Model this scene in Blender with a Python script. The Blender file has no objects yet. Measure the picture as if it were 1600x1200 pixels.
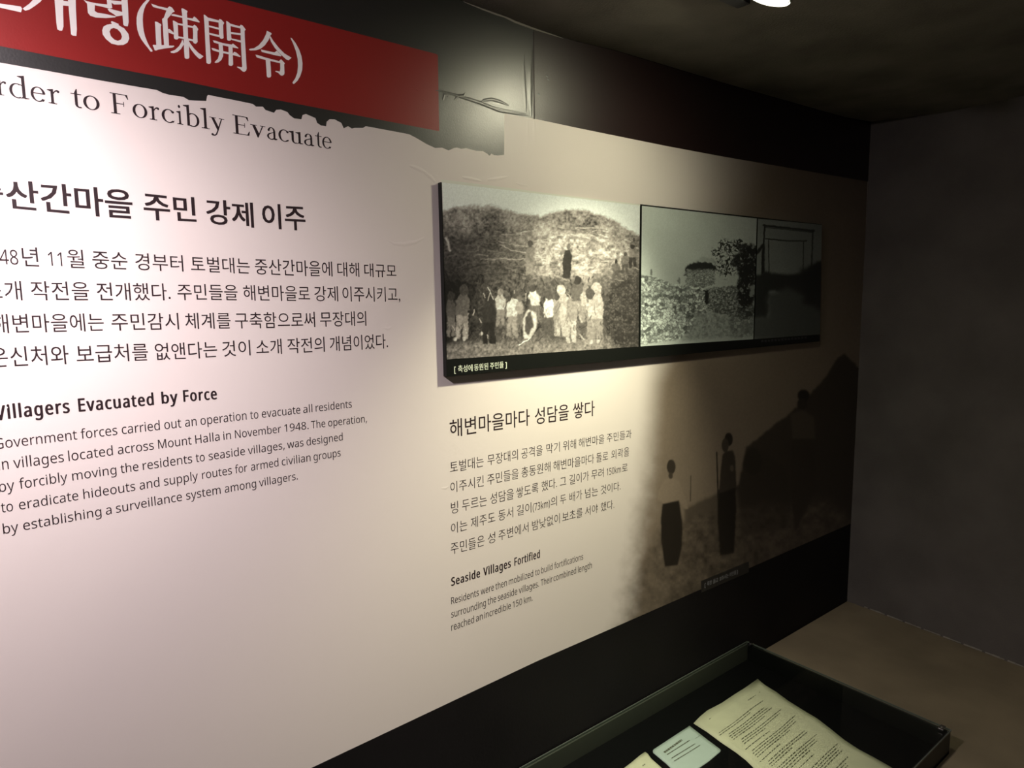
import bpy, math, random
import numpy as np
from mathutils import Vector, Matrix
from mathutils.geometry import tessellate_polygon

random.seed(7)
rng = np.random.default_rng(11)
sc = bpy.context.scene
C = sc.collection

# ---------------------------------------------------------------- camera, world, exposure
EYE = 1.65                     # height of the lens above the floor
D = 0.85                       # distance from the lens to the printed wall
FOC = 1060.0                   # focal length in pixels of a 1600 px wide frame
YAW, PITCH, ROLL = math.radians(-38.08), math.radians(-7.165), math.radians(-0.79)
cam = bpy.data.objects.new('camera', bpy.data.cameras.new('camera'))
C.objects.link(cam)
sc.camera = cam
cam.data.sensor_width = 36
cam.data.lens = 36 * FOC / 1600
cam.data.clip_start = 0.01
R3 = Matrix.Rotation(YAW, 3, 'Z') @ Matrix.Rotation(math.pi / 2 + PITCH, 3, 'X') @ Matrix.Rotation(ROLL, 3, 'Z')
cam.matrix_world = Matrix.Translation((0, 0, EYE)) @ R3.to_4x4()
RN = np.array(R3)

world = bpy.data.worlds.new('world'); sc.world = world
world.use_nodes = True
world.node_tree.nodes['Background'].inputs[0].default_value = (0.02, 0.02, 0.022, 1)
world.node_tree.nodes['Background'].inputs[1].default_value = 0.3
sc.view_settings.view_transform = 'Standard'
sc.view_settings.look = 'None'
sc.view_settings.use_curve_mapping = False
sc.view_settings.gamma = 1
sc.view_settings.exposure = 0.0

LAMP_R = Vector((0.882, 0.548, EYE + 0.403))      # lamp in view
LAMP_L = Vector((-0.16, 0.50, EYE + 0.400))      # its neighbour on the same track, out of frame
AIM_R = Vector((0.785, 0.735, EYE - 0.20))
AIM_L = Vector((-0.02, 0.80, EYE - 0.72))
COL_R = (1.0, 0.95, 0.68)
COL_L = (1.0, 0.855, 0.91)
W_R, W_L = 47.0, 40.0

def spot(name, loc, aim, col, watt, size, blend, rad=0.02):
    l = bpy.data.lights.new(name, 'SPOT')
    l.energy = watt; l.color = col; l.spot_size = math.radians(size); l.spot_blend = blend
    l.shadow_soft_size = rad
    o = bpy.data.objects.new(name, l); C.objects.link(o)
    o.location = loc
    o.rotation_euler = (aim - loc).to_track_quat('-Z', 'Y').to_euler()
    return o
dR = (AIM_R - LAMP_R).normalized(); dL = (AIM_L - LAMP_L).normalized()
spot('right_beam', LAMP_R + dR * 0.012, AIM_R, COL_R, W_R, 72, 1.0, 0.022)
spot('right_spill', LAMP_R + dR * 0.012, AIM_R, COL_R, 3.5, 160, 1.0, 0.022)
spot('left_spill', LAMP_L + dL * 0.012, Vector((0.25, 0.85, EYE + 0.05)), COL_L, 9.0, 150, 1.0, 0.022)
spot('left_beam', LAMP_L + dL * 0.012, AIM_L, COL_L, W_L, 128, 1.0, 0.022)
# bare fill lights added behind the camera, no fixtures, for the faint fill
for i, (x, y) in enumerate(((0.2, -1.5), (1.2, -1.1))):
    l = bpy.data.lights.new('fill_light', 'AREA'); l.shape = 'DISK'; l.size = 0.12
    l.energy = 1.9; l.color = (1, 0.93, 0.82)
    o = bpy.data.objects.new('fill_light', l); C.objects.link(o); o.location = (x, y, 2.02)

# ---------------------------------------------------------------- helpers
def ray(px, py):
    return RN @ np.array([(px - 800) / FOC, (600 - py) / FOC, -1.0])
def on_wall(px, py, y=D):
    d = ray(px, py); t = y / d[1]
    return d[0] * t, EYE + d[2] * t
def on_level(px, py, z):
    d = ray(px, py); t = (z - EYE) / d[2]
    return d[0] * t, d[1] * t
def to_px(X, Y, Z):
    p = np.stack([X, Y * np.ones_like(X), Z - EYE], -1) @ RN
    return 800 + FOC * p[..., 0] / -p[..., 2], 600 - FOC * p[..., 1] / -p[..., 2]
def crop(ox, oy, s, pts):
    return [(ox + x / s, oy + y / s) for x, y in pts]
def s2l(c):
    return tuple((v / 255 / 12.92 if v / 255 <= 0.04045 else ((v / 255 + 0.055) / 1.055) ** 2.4) for v in c)

def link(name, me, mat, parent=None):
    if mat is not None and not me.materials: me.materials.append(mat)
    o = bpy.data.objects.new(name, me); C.objects.link(o)
    if parent is not None: o.parent = parent
    return o
def mesh(name, V, F, smooth=False):
    me = bpy.data.meshes.new(name)
    me.from_pydata([tuple(v) for v in V], [], [tuple(f) for f in F]); me.update()
    if smooth: me.polygons.foreach_set('use_smooth', [True] * len(me.polygons))
    return me
def tag(o, label=None, cat=None, group=None, kind=None):
    for k, v in (('label', label), ('category', cat), ('group', group), ('kind', kind)):
        if v: o[k] = v
    return o
def empty(name, loc=(0, 0, 0)):
    o = bpy.data.objects.new(name, None); C.objects.link(o); o.location = loc
    o.empty_display_size = 0.05
    return o
def box(x0, x1, y0, y1, z0, z1):
    V = [(x, y, z) for z in (z0, z1) for y in (y0, y1) for x in (x0, x1)]
    F = [(0, 2, 3, 1), (4, 5, 7, 6), (0, 1, 5, 4), (2, 6, 7, 3), (0, 4, 6, 2), (1, 3, 7, 5)]
    return V, F
def bevel(o, w, n=2):
    m = o.modifiers.new('bevel', 'BEVEL'); m.width = w; m.segments = n; m.limit_method = 'ANGLE'
    return o
class MB:
    def __init__(s): s.V = []; s.F = []
    def add(s, V, F):
        b = len(s.V); s.V += [tuple(v) for v in V]; s.F += [tuple(i + b for i in f) for f in F]; return s
    def flat(s, polys, y):
        """filled polygon(s) [outer, hole...] of wall points (X, Z) facing the room"""
        P = [[Vector((x, z, 0)) for x, z in q] for q in polys]
        n = [v for q in P for v in q]
        b = len(s.V); s.V += [(v.x, y, v.y) for v in n]
        for t in tessellate_polygon(P):
            a, c, d = (n[i] for i in t)
            cr = (c.x - a.x) * (d.y - a.y) - (c.y - a.y) * (d.x - a.x)
            t = t if cr > 0 else t[::-1]        # counter-clockwise in X,Z gives normal -Y
            s.F.append(tuple(i + b for i in t))
        return s
    def cyl(s, a, b, r0, r1=None, n=20, caps=True):
        r1 = r0 if r1 is None else r1
        a = Vector(a); b = Vector(b); q = (b - a).to_track_quat('Z', 'Y')
        V = []
        for p, r in ((a, r0), (b, r1)):
            for i in range(n):
                t = 2 * math.pi * i / n
                V.append(p + q @ Vector((r * math.cos(t), r * math.sin(t), 0)))
        F = [(i, (i + 1) % n, n + (i + 1) % n, n + i) for i in range(n)]
        if caps: F += [tuple(range(n))[::-1], tuple(range(n, 2 * n))]
        return s.add(V, F)
    def build(s, name, mat, parent=None, smooth=False):
        return link(name, mesh(name, s.V, s.F, smooth), mat, parent)

def mat(name, col, rough=0.5, spec=0.5, metal=0.0, bump=0.0, scale=300.0, vary=0.0, vscale=6.0, dist=0.001, **kw):
    m = bpy.data.materials.new(name); m.use_nodes = True
    nt = m.node_tree; b = nt.nodes['Principled BSDF']
    b.inputs['Base Color'].default_value = (*col, 1)
    b.inputs['Roughness'].default_value = rough
    b.inputs['Specular IOR Level'].default_value = spec
    b.inputs['Metallic'].default_value = metal
    for k, v in kw.items(): b.inputs[k].default_value = v
    tc = nt.nodes.new('ShaderNodeTexCoord')
    if bump:
        n = nt.nodes.new('ShaderNodeTexNoise'); n.inputs['Scale'].default_value = scale; n.inputs['Detail'].default_value = 4
        bp = nt.nodes.new('ShaderNodeBump'); bp.inputs['Strength'].default_value = bump; bp.inputs['Distance'].default_value = dist
        nt.links.new(tc.outputs['Object'], n.inputs['Vector'])
        nt.links.new(n.outputs['Fac'], bp.inputs['Height']); nt.links.new(bp.outputs['Normal'], b.inputs['Normal'])
    if vary:
        n = nt.nodes.new('ShaderNodeTexNoise'); n.inputs['Scale'].default_value = vscale; n.inputs['Detail'].default_value = 6
        r = nt.nodes.new('ShaderNodeMapRange'); r.inputs['To Min'].default_value = 1 - vary; r.inputs['To Max'].default_value = 1 + vary
        r.inputs['From Min'].default_value = 0.3; r.inputs['From Max'].default_value = 0.7
        mx = nt.nodes.new('ShaderNodeVectorMath'); mx.operation = 'SCALE'; mx.inputs[0].default_value = col
        nt.links.new(tc.outputs['Object'], n.inputs['Vector'])
        nt.links.new(n.outputs['Fac'], r.inputs['Value']); nt.links.new(r.outputs[0], mx.inputs['Scale'])
        nt.links.new(mx.outputs[0], b.inputs['Base Color'])
    return m
def attr_mat(name, rough, spec, bump=0.0, scale=300, dist=0.001):
    m = mat(name, (0.5, 0.5, 0.5), rough, spec, bump=bump, scale=scale, dist=dist)
    nt = m.node_tree; a = nt.nodes.new('ShaderNodeAttribute'); a.attribute_name = 'print'
    nt.links.new(a.outputs['Color'], nt.nodes['Principled BSDF'].inputs['Base Color'])
    return m
def emit(name, col, k):
    m = mat(name, (0.8, 0.8, 0.8), 0.3)
    b = m.node_tree.nodes['Principled BSDF']
    b.inputs['Emission Color'].default_value = (*col, 1); b.inputs['Emission Strength'].default_value = k
    return m

BEIGE = (0.74, 0.685, 0.64)
M = dict(
    wall=mat('black_wall_paint', (0.0065, 0.0055, 0.006), 0.6, 0.2, bump=0.3, scale=180, vary=0.25),
    beige=mat('cream_vinyl', BEIGE, 0.42, 0.35, bump=0.12, scale=14, dist=0.002),
    black=mat('black_vinyl', (0.014, 0.014, 0.013), 0.37, 1.0, bump=0.22, scale=420, dist=0.0006),
    maroon=mat('dark_maroon_vinyl', (0.018, 0.008, 0.008), 0.40, 0.8, bump=0.22, scale=420, dist=0.0006),
    red=mat('red_vinyl', (0.26, 0.016, 0.014), 0.36, 0.5, bump=0.15, scale=420, dist=0.0006),
    white=mat('white_lettering', (0.86, 0.84, 0.80), 0.45, 0.4),
    ink=mat('black_lettering', (0.022, 0.012, 0.014), 0.5, 0.3),
    ceiling=mat('ceiling_paint', (0.17, 0.16, 0.135), 0.85, 0.2, bump=0.6, scale=260, dist=0.002, vary=0.25, vscale=9),
    fabric=mat('grey_wall_fabric', (0.16, 0.15, 0.135), 0.9, 0.2, bump=0.7, scale=420, dist=0.002, vary=0.15, vscale=7),
    floor=mat('dark_floor_tile', (0.05, 0.045, 0.04), 0.6, 0.3, bump=0.2, scale=60),
    counter=mat('brown_counter_laminate', (0.27, 0.225, 0.145), 0.6, 0.35, bump=0.3, scale=240, vary=0.18, vscale=8),
    felt=mat('black_felt', (0.0025, 0.0025, 0.003), 0.9, 0.1, bump=0.5, scale=600),
    board=mat('black_board', (0.006, 0.007, 0.006), 0.4, 0.3),
    darkmetal=mat('black_lamp_metal', (0.02, 0.02, 0.022), 0.35, 0.5),
    chrome=mat('polished_steel', (0.7, 0.7, 0.7), 0.18, 0.5, metal=1.0),
    paper=mat('aged_paper', (0.68, 0.65, 0.49), 0.75, 0.25, bump=0.25, scale=90, vary=0.06, vscale=25),
    card=mat('pale_blue_card', (0.52, 0.60, 0.58), 0.5, 0.4),
    type=mat('typewriter_ink', (0.13, 0.13, 0.095), 0.7, 0.2),
    caulk=mat('grey_caulk', (0.35, 0.33, 0.28), 0.6, 0.3),
    glow=emit('lamp_glow', COL_R, 100.0),
)
g = bpy.data.materials.new('case_glass'); g.use_nodes = True     # thin clear pane: passes light straight, reflects by Fresnel
gn = g.node_tree; gn.nodes.remove(gn.nodes['Principled BSDF'])
g_t = gn.nodes.new('ShaderNodeBsdfTransparent'); g_t.inputs[0].default_value = (0.95, 0.98, 0.95, 1)
g_g = gn.nodes.new('ShaderNodeBsdfGlossy'); g_g.inputs['Roughness'].default_value = 0.03
g_f = gn.nodes.new('ShaderNodeFresnel'); g_f.inputs['IOR'].default_value = 1.45
g_b = gn.nodes.new('ShaderNodeNewGeometry'); g_i = gn.nodes.new('ShaderNodeMapRange')     # same reflectance from both sides of the pane
g_i.inputs['To Min'].default_value = 1.45; g_i.inputs['To Max'].default_value = 1 / 1.45
gn.links.new(g_b.outputs['Backfacing'], g_i.inputs['Value']); gn.links.new(g_i.outputs[0], g_f.inputs['IOR'])
g_m = gn.nodes.new('ShaderNodeMixShader')
gn.links.new(g_f.outputs[0], g_m.inputs[0]); gn.links.new(g_t.outputs[0], g_m.inputs[1]); gn.links.new(g_g.outputs[0], g_m.inputs[2])
gn.links.new(g_m.outputs[0], gn.nodes['Material Output'].inputs[0])
M['glass'] = g
ge = mat('glass_edge', (0.13, 0.15, 0.13), 0.3, 0.5)
M['edge'] = ge

# ---------------------------------------------------------------- room shell
ZC = EYE + 0.4196
ZT = EYE - 0.852             # counter top
edge_px = [(722, 0), (776, 22), (832, 43), (900, 64), (960, 78), (1134, 130.5), (1320, 183), (1361, 190)]
E_ = [on_wall(*p) for p in edge_px]
E_ = [(-2.6, E_[0][1])] + E_ + [(2.6, E_[-1][1])]
V = []; F = []
for x, z in E_: V += [(x, D + 0.06, z), (x, D, z), (x, 0.66, ZC), (x, -2.3, ZC), (x, -2.3, ZC + 0.12), (x, D + 0.06, ZC + 0.12)]
for i in range(len(E_) - 1):
    a, b = 6 * i, 6 * i + 6
    for k in range(6):
        k2 = (k + 1) % 6
        F.append((a + k, a + k2, b + k2, b + k))
tag(link('ceiling', mesh('ceiling', V, F), M['ceiling']), 'dark rough ceiling above the printed wall', kind='structure')
tag(link('wall_left', mesh('wall_left', *box(-2.6, 2.6, D, D + 0.1, 0, ZC + 0.1)), M['wall']), 'black wall carrying the printed graphic', kind='structure')
# right wall: follows the corner line and the counter seam of the photograph
ct = on_wall(1361, 186); cb = on_wall(1323, 949)
sx = -0.085
def rw(y, z):
    t = (z - cb[1]) / (ct[1] - cb[1]); x = cb[0] + (ct[0] - cb[0]) * t
    return x + (D - y) * sx
V = []
for y in (D + 0.02, -2.4):
    for z in (0, ZC + 0.1):
        V += [(rw(y, z), y, z), (rw(y, z) + 0.12, y, z)]
F = [(0, 4, 6, 2), (1, 3, 7, 5), (0, 2, 3, 1), (4, 5, 7, 6), (2, 6, 7, 3), (0, 1, 5, 4)]
tag(link('wall_right', mesh('wall_right', V, F), M['fabric']), 'dark grey fabric wall meeting the printed wall at the corner', kind='structure')
tag(link('wall_back', mesh('wall_back', *box(-2.6, 2.6, -2.4, -2.3, 0, ZC + 0.1)), M['fabric']), kind='structure')
tag(link('wall_far_left', mesh('wall_far_left', *box(-2.7, -2.6, -2.4, D + 0.1, 0, ZC + 0.1)), M['fabric']), kind='structure')
tag(link('floor', mesh('floor', *box(-2.7, 2.7, -2.4, D + 0.1, -0.08, 0)), M['floor']), kind='structure')
# thin seam of caulk where the right wall meets the counter
sb = MB(); n = 26
for i in range(n):
    y0 = 0.80 - i * 0.40 / n; y1 = y0 - 0.40 / n * (0.96 if i % 3 else 0.55)
    r = 0.0012 + 0.0011 * random.random()
    sb.cyl((rw(y0, ZT) - 0.001, y0, ZT + 0.0012), (rw(y1, ZT) - 0.001, y1, ZT + 0.0012), r, r, 6)
tag(sb.build('trim_1', M['caulk']), 'thin pale caulk seam between the counter and the right wall', kind='structure')

# ---------------------------------------------------------------- printed wall graphic
graphic = tag(empty('wall_graphic', (0, 0, 0)), 'large printed vinyl wall graphic with red banner and Korean and English text on cream', 'wall graphic')
def W(pts, y=D): return [on_wall(px, py, y) for px, py in pts]
def L0(i): return D - 0.0001 - 0.00006 * i       # layers of print, each a film's thickness prouder

top_line = [(787, 176), (833, 185), (900, 199.5), (1040, 228), (1120, 243), (1358, 284)]
bot_line = [(486, 1200), (840, 1032.5), (960, 980), (1008, 960), (1096, 923), (1286, 837), (1334, 816)]
red_bot = [(0, 72), (200, 110.6), (280, 125.5), (378, 146), (520, 173), (686, 205)]
red_top = [(353, 0), (500, 37.5), (560, 53), (680, 84)]
torn = (crop(0, 90, 5.714, [(0, 45), (400, 115), (900, 205), (1400, 290), (1450, 315)]) +
        crop(260, 130, 5.714, [(20, 103), (150, 122), (200, 152), (355, 160), (362, 118), (372, 105), (600, 150), (770, 185), (800, 210), (860, 210), (885, 240),
             (925, 253), (960, 265), (980, 238), (1020, 235), (1080, 258), (1100, 285), (1140, 315), (1205, 322), (1215, 285), (1245, 275), (1330, 312),
             (1345, 355), (1380, 378), (1425, 385)]) +
        crop(480, 150, 4.706, [(142, 190), (165, 170), (200, 172), (250, 198), (268, 238), (300, 222), (328, 240), (345, 235), (410, 235), (430, 222),
             (700, 272), (750, 282), (800, 308), (880, 355), (940, 382), (990, 380), (1040, 400), (1080, 382), (1100, 380), (1130, 388), (1170, 385),
             (1240, 402), (1290, 405), (1325, 425), (1340, 440), (1352, 425), (1375, 434), (1400, 437), (1447, 432)]))
XL = -1.3
# cream background: a curved-cornered sheet split at the vertical join
tw = W(top_line); bw = W(bot_line)
seam_x = on_wall(834, 120)[0]
zl = bw[0][1]
cream = [(XL, zl - 0.002)] + bw[:3] + [(x, z + 0.006) for x, z in bw[3:]] + tw[::-1] + [(tw[0][0], tw[0][1] + 0.001), (XL, tw[0][1] + 0.05)]
MB().flat([cream], L0(1)).build('cream_background', M['beige'], graphic)
# black header strip (left and right sheet) with its torn lower edge
zc_at = lambda x: float(np.interp(x, [e[0] for e in E_], [e[1] for e in E_]))
left_hdr = W(torn)
hl = left_hdr + [W([(788, 177)])[0], (seam_x, on_wall(833, 185)[1]), (seam_x, zc_at(seam_x) - 0.001)]
hl += [(x, z - 0.001) for x, z in reversed(E_[1:3])] + [(XL, E_[0][1] - 0.001), (XL, left_hdr[0][1])]
tag(MB().flat([hl], L0(2)).build('header_strip', M['black'], graphic), 'black header strip with a torn brush-like lower edge')
hr = [(seam_x + 0.0008, on_wall(833, 185)[1])] + tw[2:] + [(tw[-1][0] + 0.004, zc_at(1.8) - 0.001)] + [(x, z - 0.001) for x, z in reversed(E_[4:-2])] + [(seam_x + 0.0008, zc_at(seam_x) - 0.001)]
tag(MB().flat([hr], L0(2)).build('header_strip', M['maroon'], graphic), 'dark maroon right half of the header strip')
# red banner
rb = W(red_bot); rt = W(red_top)
rd = [(XL, rb[0][1])] + rb + [W([(684, 86)])[0]] + rt[::-1] + [(XL, rt[0][1])]
tag(MB().flat([rd], L0(3)).build('red_banner', M['red'], graphic), 'red banner behind the white title')

# creases and folds of the vinyl
def ridge(pts, w, h, m, y=None, taper=True, name='crease', skew=0.0, lift=0.4):
    P = W(pts); y = L0(2.2) if y is None else y
    Q = []                                   # resample
    for a, b in zip(P[:-1], P[1:]):
        k = max(1, int(math.dist(a, b) / 0.006))
        Q += [(a[0] + (b[0] - a[0]) * i / k, a[1] + (b[1] - a[1]) * i / k) for i in range(k)]
    Q.append(P[-1]); n = len(Q); V = []; F = []
    prof = [(-1, 0), (-0.6, 0.35), (-0.2 + skew, 0.95), (0.15 + skew, 1), (0.6, 0.4), (1, 0)]
    for i, (x, z) in enumerate(Q):
        a = Q[max(0, i - 1)]; b = Q[min(n - 1, i + 1)]
        t = Vector((b[0] - a[0], b[1] - a[1])).normalized(); nx, nz = -t.y, t.x
        s = math.sin(math.pi * (i + 0.4) / (n - 0.2)) ** 0.6 if taper else 1
        s = max(s, 0.05)
        for u, v in prof: V.append((x + nx * w * s * u, y - h * (lift if lift else 1) * s * v, z + nz * w * s * u))
    k = len(prof)
    for i in range(n - 1):
        for j in range(k - 1):
            F.append((i * k + j, i * k + j + 1, (i + 1) * k + j + 1, (i + 1) * k + j))
    me = mesh(name, V, F, True)
    o = link(name, me, m, graphic)
    return o
ridge([(831, 70), (828, 110), (828, 150), (830, 182)], 0.0060, 0.0016, M['black'])
ridge([(818.5, 84), (818, 120), (820, 150), (822, 176)], 0.0040, 0.0011, M['black'])
ridge([(834, 186), (835, 205), (836, 226)], 0.004, 0.0008, M['beige'], L0(1))
ridge([(824, 186), (824, 205), (824, 232)], 0.004, 0.0008, M['beige'], L0(1))
ridge([(680, 141), (700, 145), (722, 152), (748, 160), (780, 173), (826, 181)], 0.0030, 0.0012, M['black'])
ridge([(750, 162), (755, 157), (768, 155), (782, 159), (795, 165)], 0.0028, 0.0011, M['black'])
ridge([(710, 156), (716, 150), (724, 150), (727, 145)], 0.0028, 0.0012, M['black'])
ridge([(692, 156), (694, 148), (700, 150)], 0.0026, 0.0010, M['black'])
ridge([(756, 164), (790, 173), (822, 178)], 0.0022, 0.0008, M['black'])
for p in ((650, 139), (660, 155), (741, 75), (853, 118), (855, 123), (840, 146)):
    ridge([p, (p[0] + 3, p[1] + 2)], 0.0018, 0.0009, M['black'] if p[0] > 684 else M['red'], L0(3.1))
ridge([(640, 259), (652, 263), (668, 271)], 0.0035, 0.0009, M['beige'], L0(1))
ridge([(664, 270), (672, 276), (680, 284)], 0.004, 0.0007, M['beige'], L0(1))
ridge([(606, 376), (616, 381), (632, 382), (650, 378), (663, 371)], 0.0035, 0.0008, M['beige'], L0(1))
ridge([(722, 277), (738, 280), (752, 283)], 0.0030, 0.0009, M['beige'], L0(1))
ridge([(762, 281), (780, 279), (794, 276)], 0.0030, 0.0009, M['beige'], L0(1))
ridge([(806, 286), (815, 289), (824, 290)], 0.0026, 0.0009, M['beige'], L0(1))
ridge([(600, 512), (606, 514), (612, 511)], 0.0026, 0.0006, M['beige'], L0(1))
ridge([(690, 763), (696, 763), (701, 760)], 0.0026, 0.0006, M['beige'], L0(1))
# folded upper lip of the vinyl, its highlight put in as pale colour
tag(ridge([(724, 2.5), (755, 15), (776, 22.6), (788, 26), (804, 34), (832, 44.5), (860, 53.5), (880, 60)], 0.0016, 0.0020, M['caulk'], L0(2), lift=1.0), 'curled upper edge of the vinyl with its highlight painted pale')
# dark vertical join between the two sheets
MB().flat([W([(832.6, 50), (834.4, 50), (835.8, 186), (833.6, 186)])], L0(3)).build('sheet_join', M['ink'], graphic)

# ---------------------------------------------------------------- title calligraphy (traced strokes)
T4 = lambda p: crop(200, 0, 10.667, p)
T5 = lambda p: crop(310, 10, 9.23, p)
T6 = lambda p: crop(0, 0, 6.957, p)
title = []
title.append([T4([(330, -22), (305, 5), (250, 60), (200, 130), (160, 210), (142, 300), (142, 400), (155, 500), (185, 590), (225, 665), (280, 740), (330, 800), (375, 862), (405, 864), (408, 842),
    (360, 780), (320, 700), (285, 610), (262, 520), (250, 430), (245, 330), (250, 240), (270, 150), (300, 80), (355, 12), (365, -5)])])
title.append([T4([(385, 62), (500, 103), (655, 138), (690, 105), (735, 130), (778, 195), (740, 212), (700, 265), (655, 315), (662, 430), (672, 560), (682, 760), (765, 762), (772, 775), (740, 795),
    (620, 808), (500, 830), (470, 845), (445, 842), (430, 800), (412, 765), (415, 748), (470, 752), (462, 620), (455, 480), (447, 360), (480, 365), (550, 405), (555, 425), (545, 440),
    (548, 560), (558, 755), (600, 752), (590, 620), (580, 450), (567, 318), (595, 298), (612, 250), (640, 178), (600, 165), (500, 140), (418, 118), (400, 90)])])
for p in ([(666, 488), (690, 482), (745, 530), (768, 560), (755, 575), (675, 545)],
          [(725, 240), (760, 235), (900, 270), (985, 298), (1075, 310), (1100, 275), (1135, 300), (1195, 365), (1185, 378), (1060, 345), (985, 325), (900, 298), (720, 262)],
          [(888, 145), (910, 140), (985, 180), (992, 200), (980, 215), (990, 350), (1000, 620), (1015, 780), (1022, 960), (1005, 980), (965, 982), (943, 965), (935, 860), (925, 650), (912, 400), (900, 240)],
          [(745, 345), (770, 348), (830, 385), (828, 400), (838, 610), (845, 640), (820, 660), (780, 655), (765, 635), (760, 500)],
          [(825, 385), (920, 402), (1080, 440), (1080, 468), (1000, 455), (905, 430), (825, 412)],
          [(1075, 440), (1105, 412), (1140, 440), (1172, 490), (1155, 520), (1155, 620), (1160, 700), (1130, 732), (1095, 722), (1080, 695), (1085, 560)],
          [(835, 605), (920, 622), (1085, 660), (1082, 690), (1000, 675), (920, 650), (838, 635)],
          [(905, 650), (930, 740), (880, 820), (820, 870), (760, 888), (715, 880), (705, 862), (780, 835), (850, 770), (890, 700)],
          [(1000, 660), (1040, 730), (1100, 810), (1170, 880), (1258, 940), (1210, 982), (1180, 978), (1120, 920), (1050, 830), (1010, 760)]):
    title.append([T4(p)])
for p in ([(75, 120), (90, 122), (140, 165), (145, 180), (150, 300), (160, 500), (172, 650), (182, 800), (170, 828), (140, 832), (115, 815), (105, 650), (95, 450), (85, 250)],
          [(130, 160), (290, 203), (305, 182), (330, 192), (372, 240), (355, 270), (358, 380), (362, 455), (340, 472), (312, 462), (298, 430), (292, 300), (290, 235), (145, 208)],
          [(150, 275), (295, 310), (295, 338), (152, 300)], [(155, 382), (305, 415), (300, 445), (160, 410)],
          [(400, 212), (415, 215), (460, 250), (465, 330), (472, 440), (478, 475), (455, 498), (425, 495), (412, 480), (405, 350)],
          [(455, 250), (595, 288), (608, 265), (635, 275), (682, 335), (665, 355), (668, 450), (680, 650), (695, 900), (685, 930), (660, 945), (635, 938), (600, 905), (555, 878), (560, 868),
           (622, 880), (630, 870), (618, 650), (608, 450), (605, 320), (460, 285)],
          [(468, 370), (610, 390), (610, 418), (470, 398)], [(470, 462), (610, 492), (612, 522), (478, 485)],
          [(205, 490), (240, 495), (350, 530), (480, 552), (495, 535), (575, 600), (572, 608), (500, 595), (470, 590), (350, 562), (285, 540), (225, 525)],
          [(185, 600), (220, 605), (290, 630), (440, 665), (495, 680), (515, 655), (550, 670), (608, 722), (600, 732), (500, 705), (430, 692), (290, 660), (205, 635)],
          [(290, 538), (348, 558), (358, 650), (355, 720), (330, 775), (290, 808), (250, 818), (232, 810), (240, 795), (280, 755), (298, 690), (295, 620)],
          [(430, 545), (490, 590), (495, 700), (500, 840), (480, 860), (450, 858), (433, 840), (435, 700)],
          [(985, 352), (1050, 385), (1055, 400), (1030, 430), (1015, 480), (960, 560), (900, 610), (830, 635), (750, 638), (725, 628), (740, 612), (800, 605), (870, 560), (930, 490), (975, 400)],
          [(1035, 425), (1080, 500), (1160, 600), (1240, 680), (1342, 742), (1300, 778), (1270, 770), (1180, 690), (1100, 600), (1045, 510), (1025, 450)],
          [(898, 620), (930, 630), (1095, 665), (1130, 640), (1195, 710), (1190, 722), (1160, 718), (1080, 700), (910, 658)],
          [(820, 698), (850, 702), (970, 740), (1160, 790), (1190, 762), (1245, 820), (1235, 840), (1240, 960), (1235, 985), (1205, 1002), (1180, 992), (1150, 960), (1105, 940), (1112, 930),
           (1172, 940), (1180, 900), (1178, 820), (1040, 790), (970, 775), (840, 738)],
          [(968, 770), (1035, 790), (1042, 880), (1048, 1005), (1035, 1025), (1000, 1028), (985, 1010), (978, 900)],
          [(1325, 455), (1345, 458), (1400, 530), (1450, 620), (1485, 720), (1500, 820), (1495, 920), (1470, 1000), (1430, 1070), (1375, 1122), (1358, 1110), (1355, 1098), (1395, 1040),
           (1425, 960), (1435, 860), (1430, 760), (1405, 650), (1365, 540)]):
    title.append([T5(p)])
for p in ([(-260, 5), (-20, 37), (225, 72), (240, 95), (228, 135), (-20, 80), (-260, 50)],
          [(245, 95), (320, 40), (375, -20), (430, -120), (450, -260), (500, -260), (500, -120), (470, -20), (440, 20), (380, 65), (320, 105), (275, 118)],
          [(592, -10), (585, -330), (680, -330), (690, -10), (685, 60), (690, 290), (675, 335), (650, 335), (622, 320), (612, 250)], [(675, 8), (748, 18), (744, 66), (675, 60)],
          [(738, -10), (730, -330), (815, -330), (822, -10), (825, 100), (835, 320), (830, 392), (790, 388), (772, 375), (760, 250)],
          [(905, -5), (945, 15), (1050, 38), (1170, 50), (1215, 90), (1190, 95), (1100, 72), (1030, 58), (1028, 120), (1060, 140), (1130, 150), (1262, 180), (1250, 190), (1150, 198), (1040, 192), (980, 172), (955, 140), (945, 40), (930, 25)],
          [(1150, -130), (1200, -130), (1205, -10), (1220, 90), (1165, 60)], [(1198, 3), (1330, 18), (1330, 50), (1240, 50), (1210, 30)],
          [(1168, 98), (1190, 95), (1330, 132), (1335, 168), (1265, 180), (1235, 155), (1185, 125)],
          [(1318, -10), (1310, -250), (1380, -250), (1385, -10), (1392, 100), (1398, 240), (1388, 288), (1355, 285), (1340, 270), (1325, 100)]):
    title.append([T6(p)])
title.append([T6([(1110, 330), (1125, 290), (1160, 270), (1215, 262), (1205, 240), (1215, 230), (1290, 262), (1288, 275), (1350, 310), (1395, 370), (1405, 420), (1385, 465), (1340, 490),
                  (1280, 492), (1210, 475), (1150, 425), (1115, 375)]),
              T6([(1190, 345), (1205, 315), (1235, 305), (1275, 318), (1310, 355), (1325, 400), (1315, 430), (1280, 445), (1240, 430), (1205, 395)])])
tb = MB()
for n_, polys in enumerate(title): tb.flat([W(q) for q in polys], L0(4) - n_ * 2e-6)
tag(tb.build('title_lettering', M['white'], graphic), 'white Korean and Chinese calligraphy title on the red banner')

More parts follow.
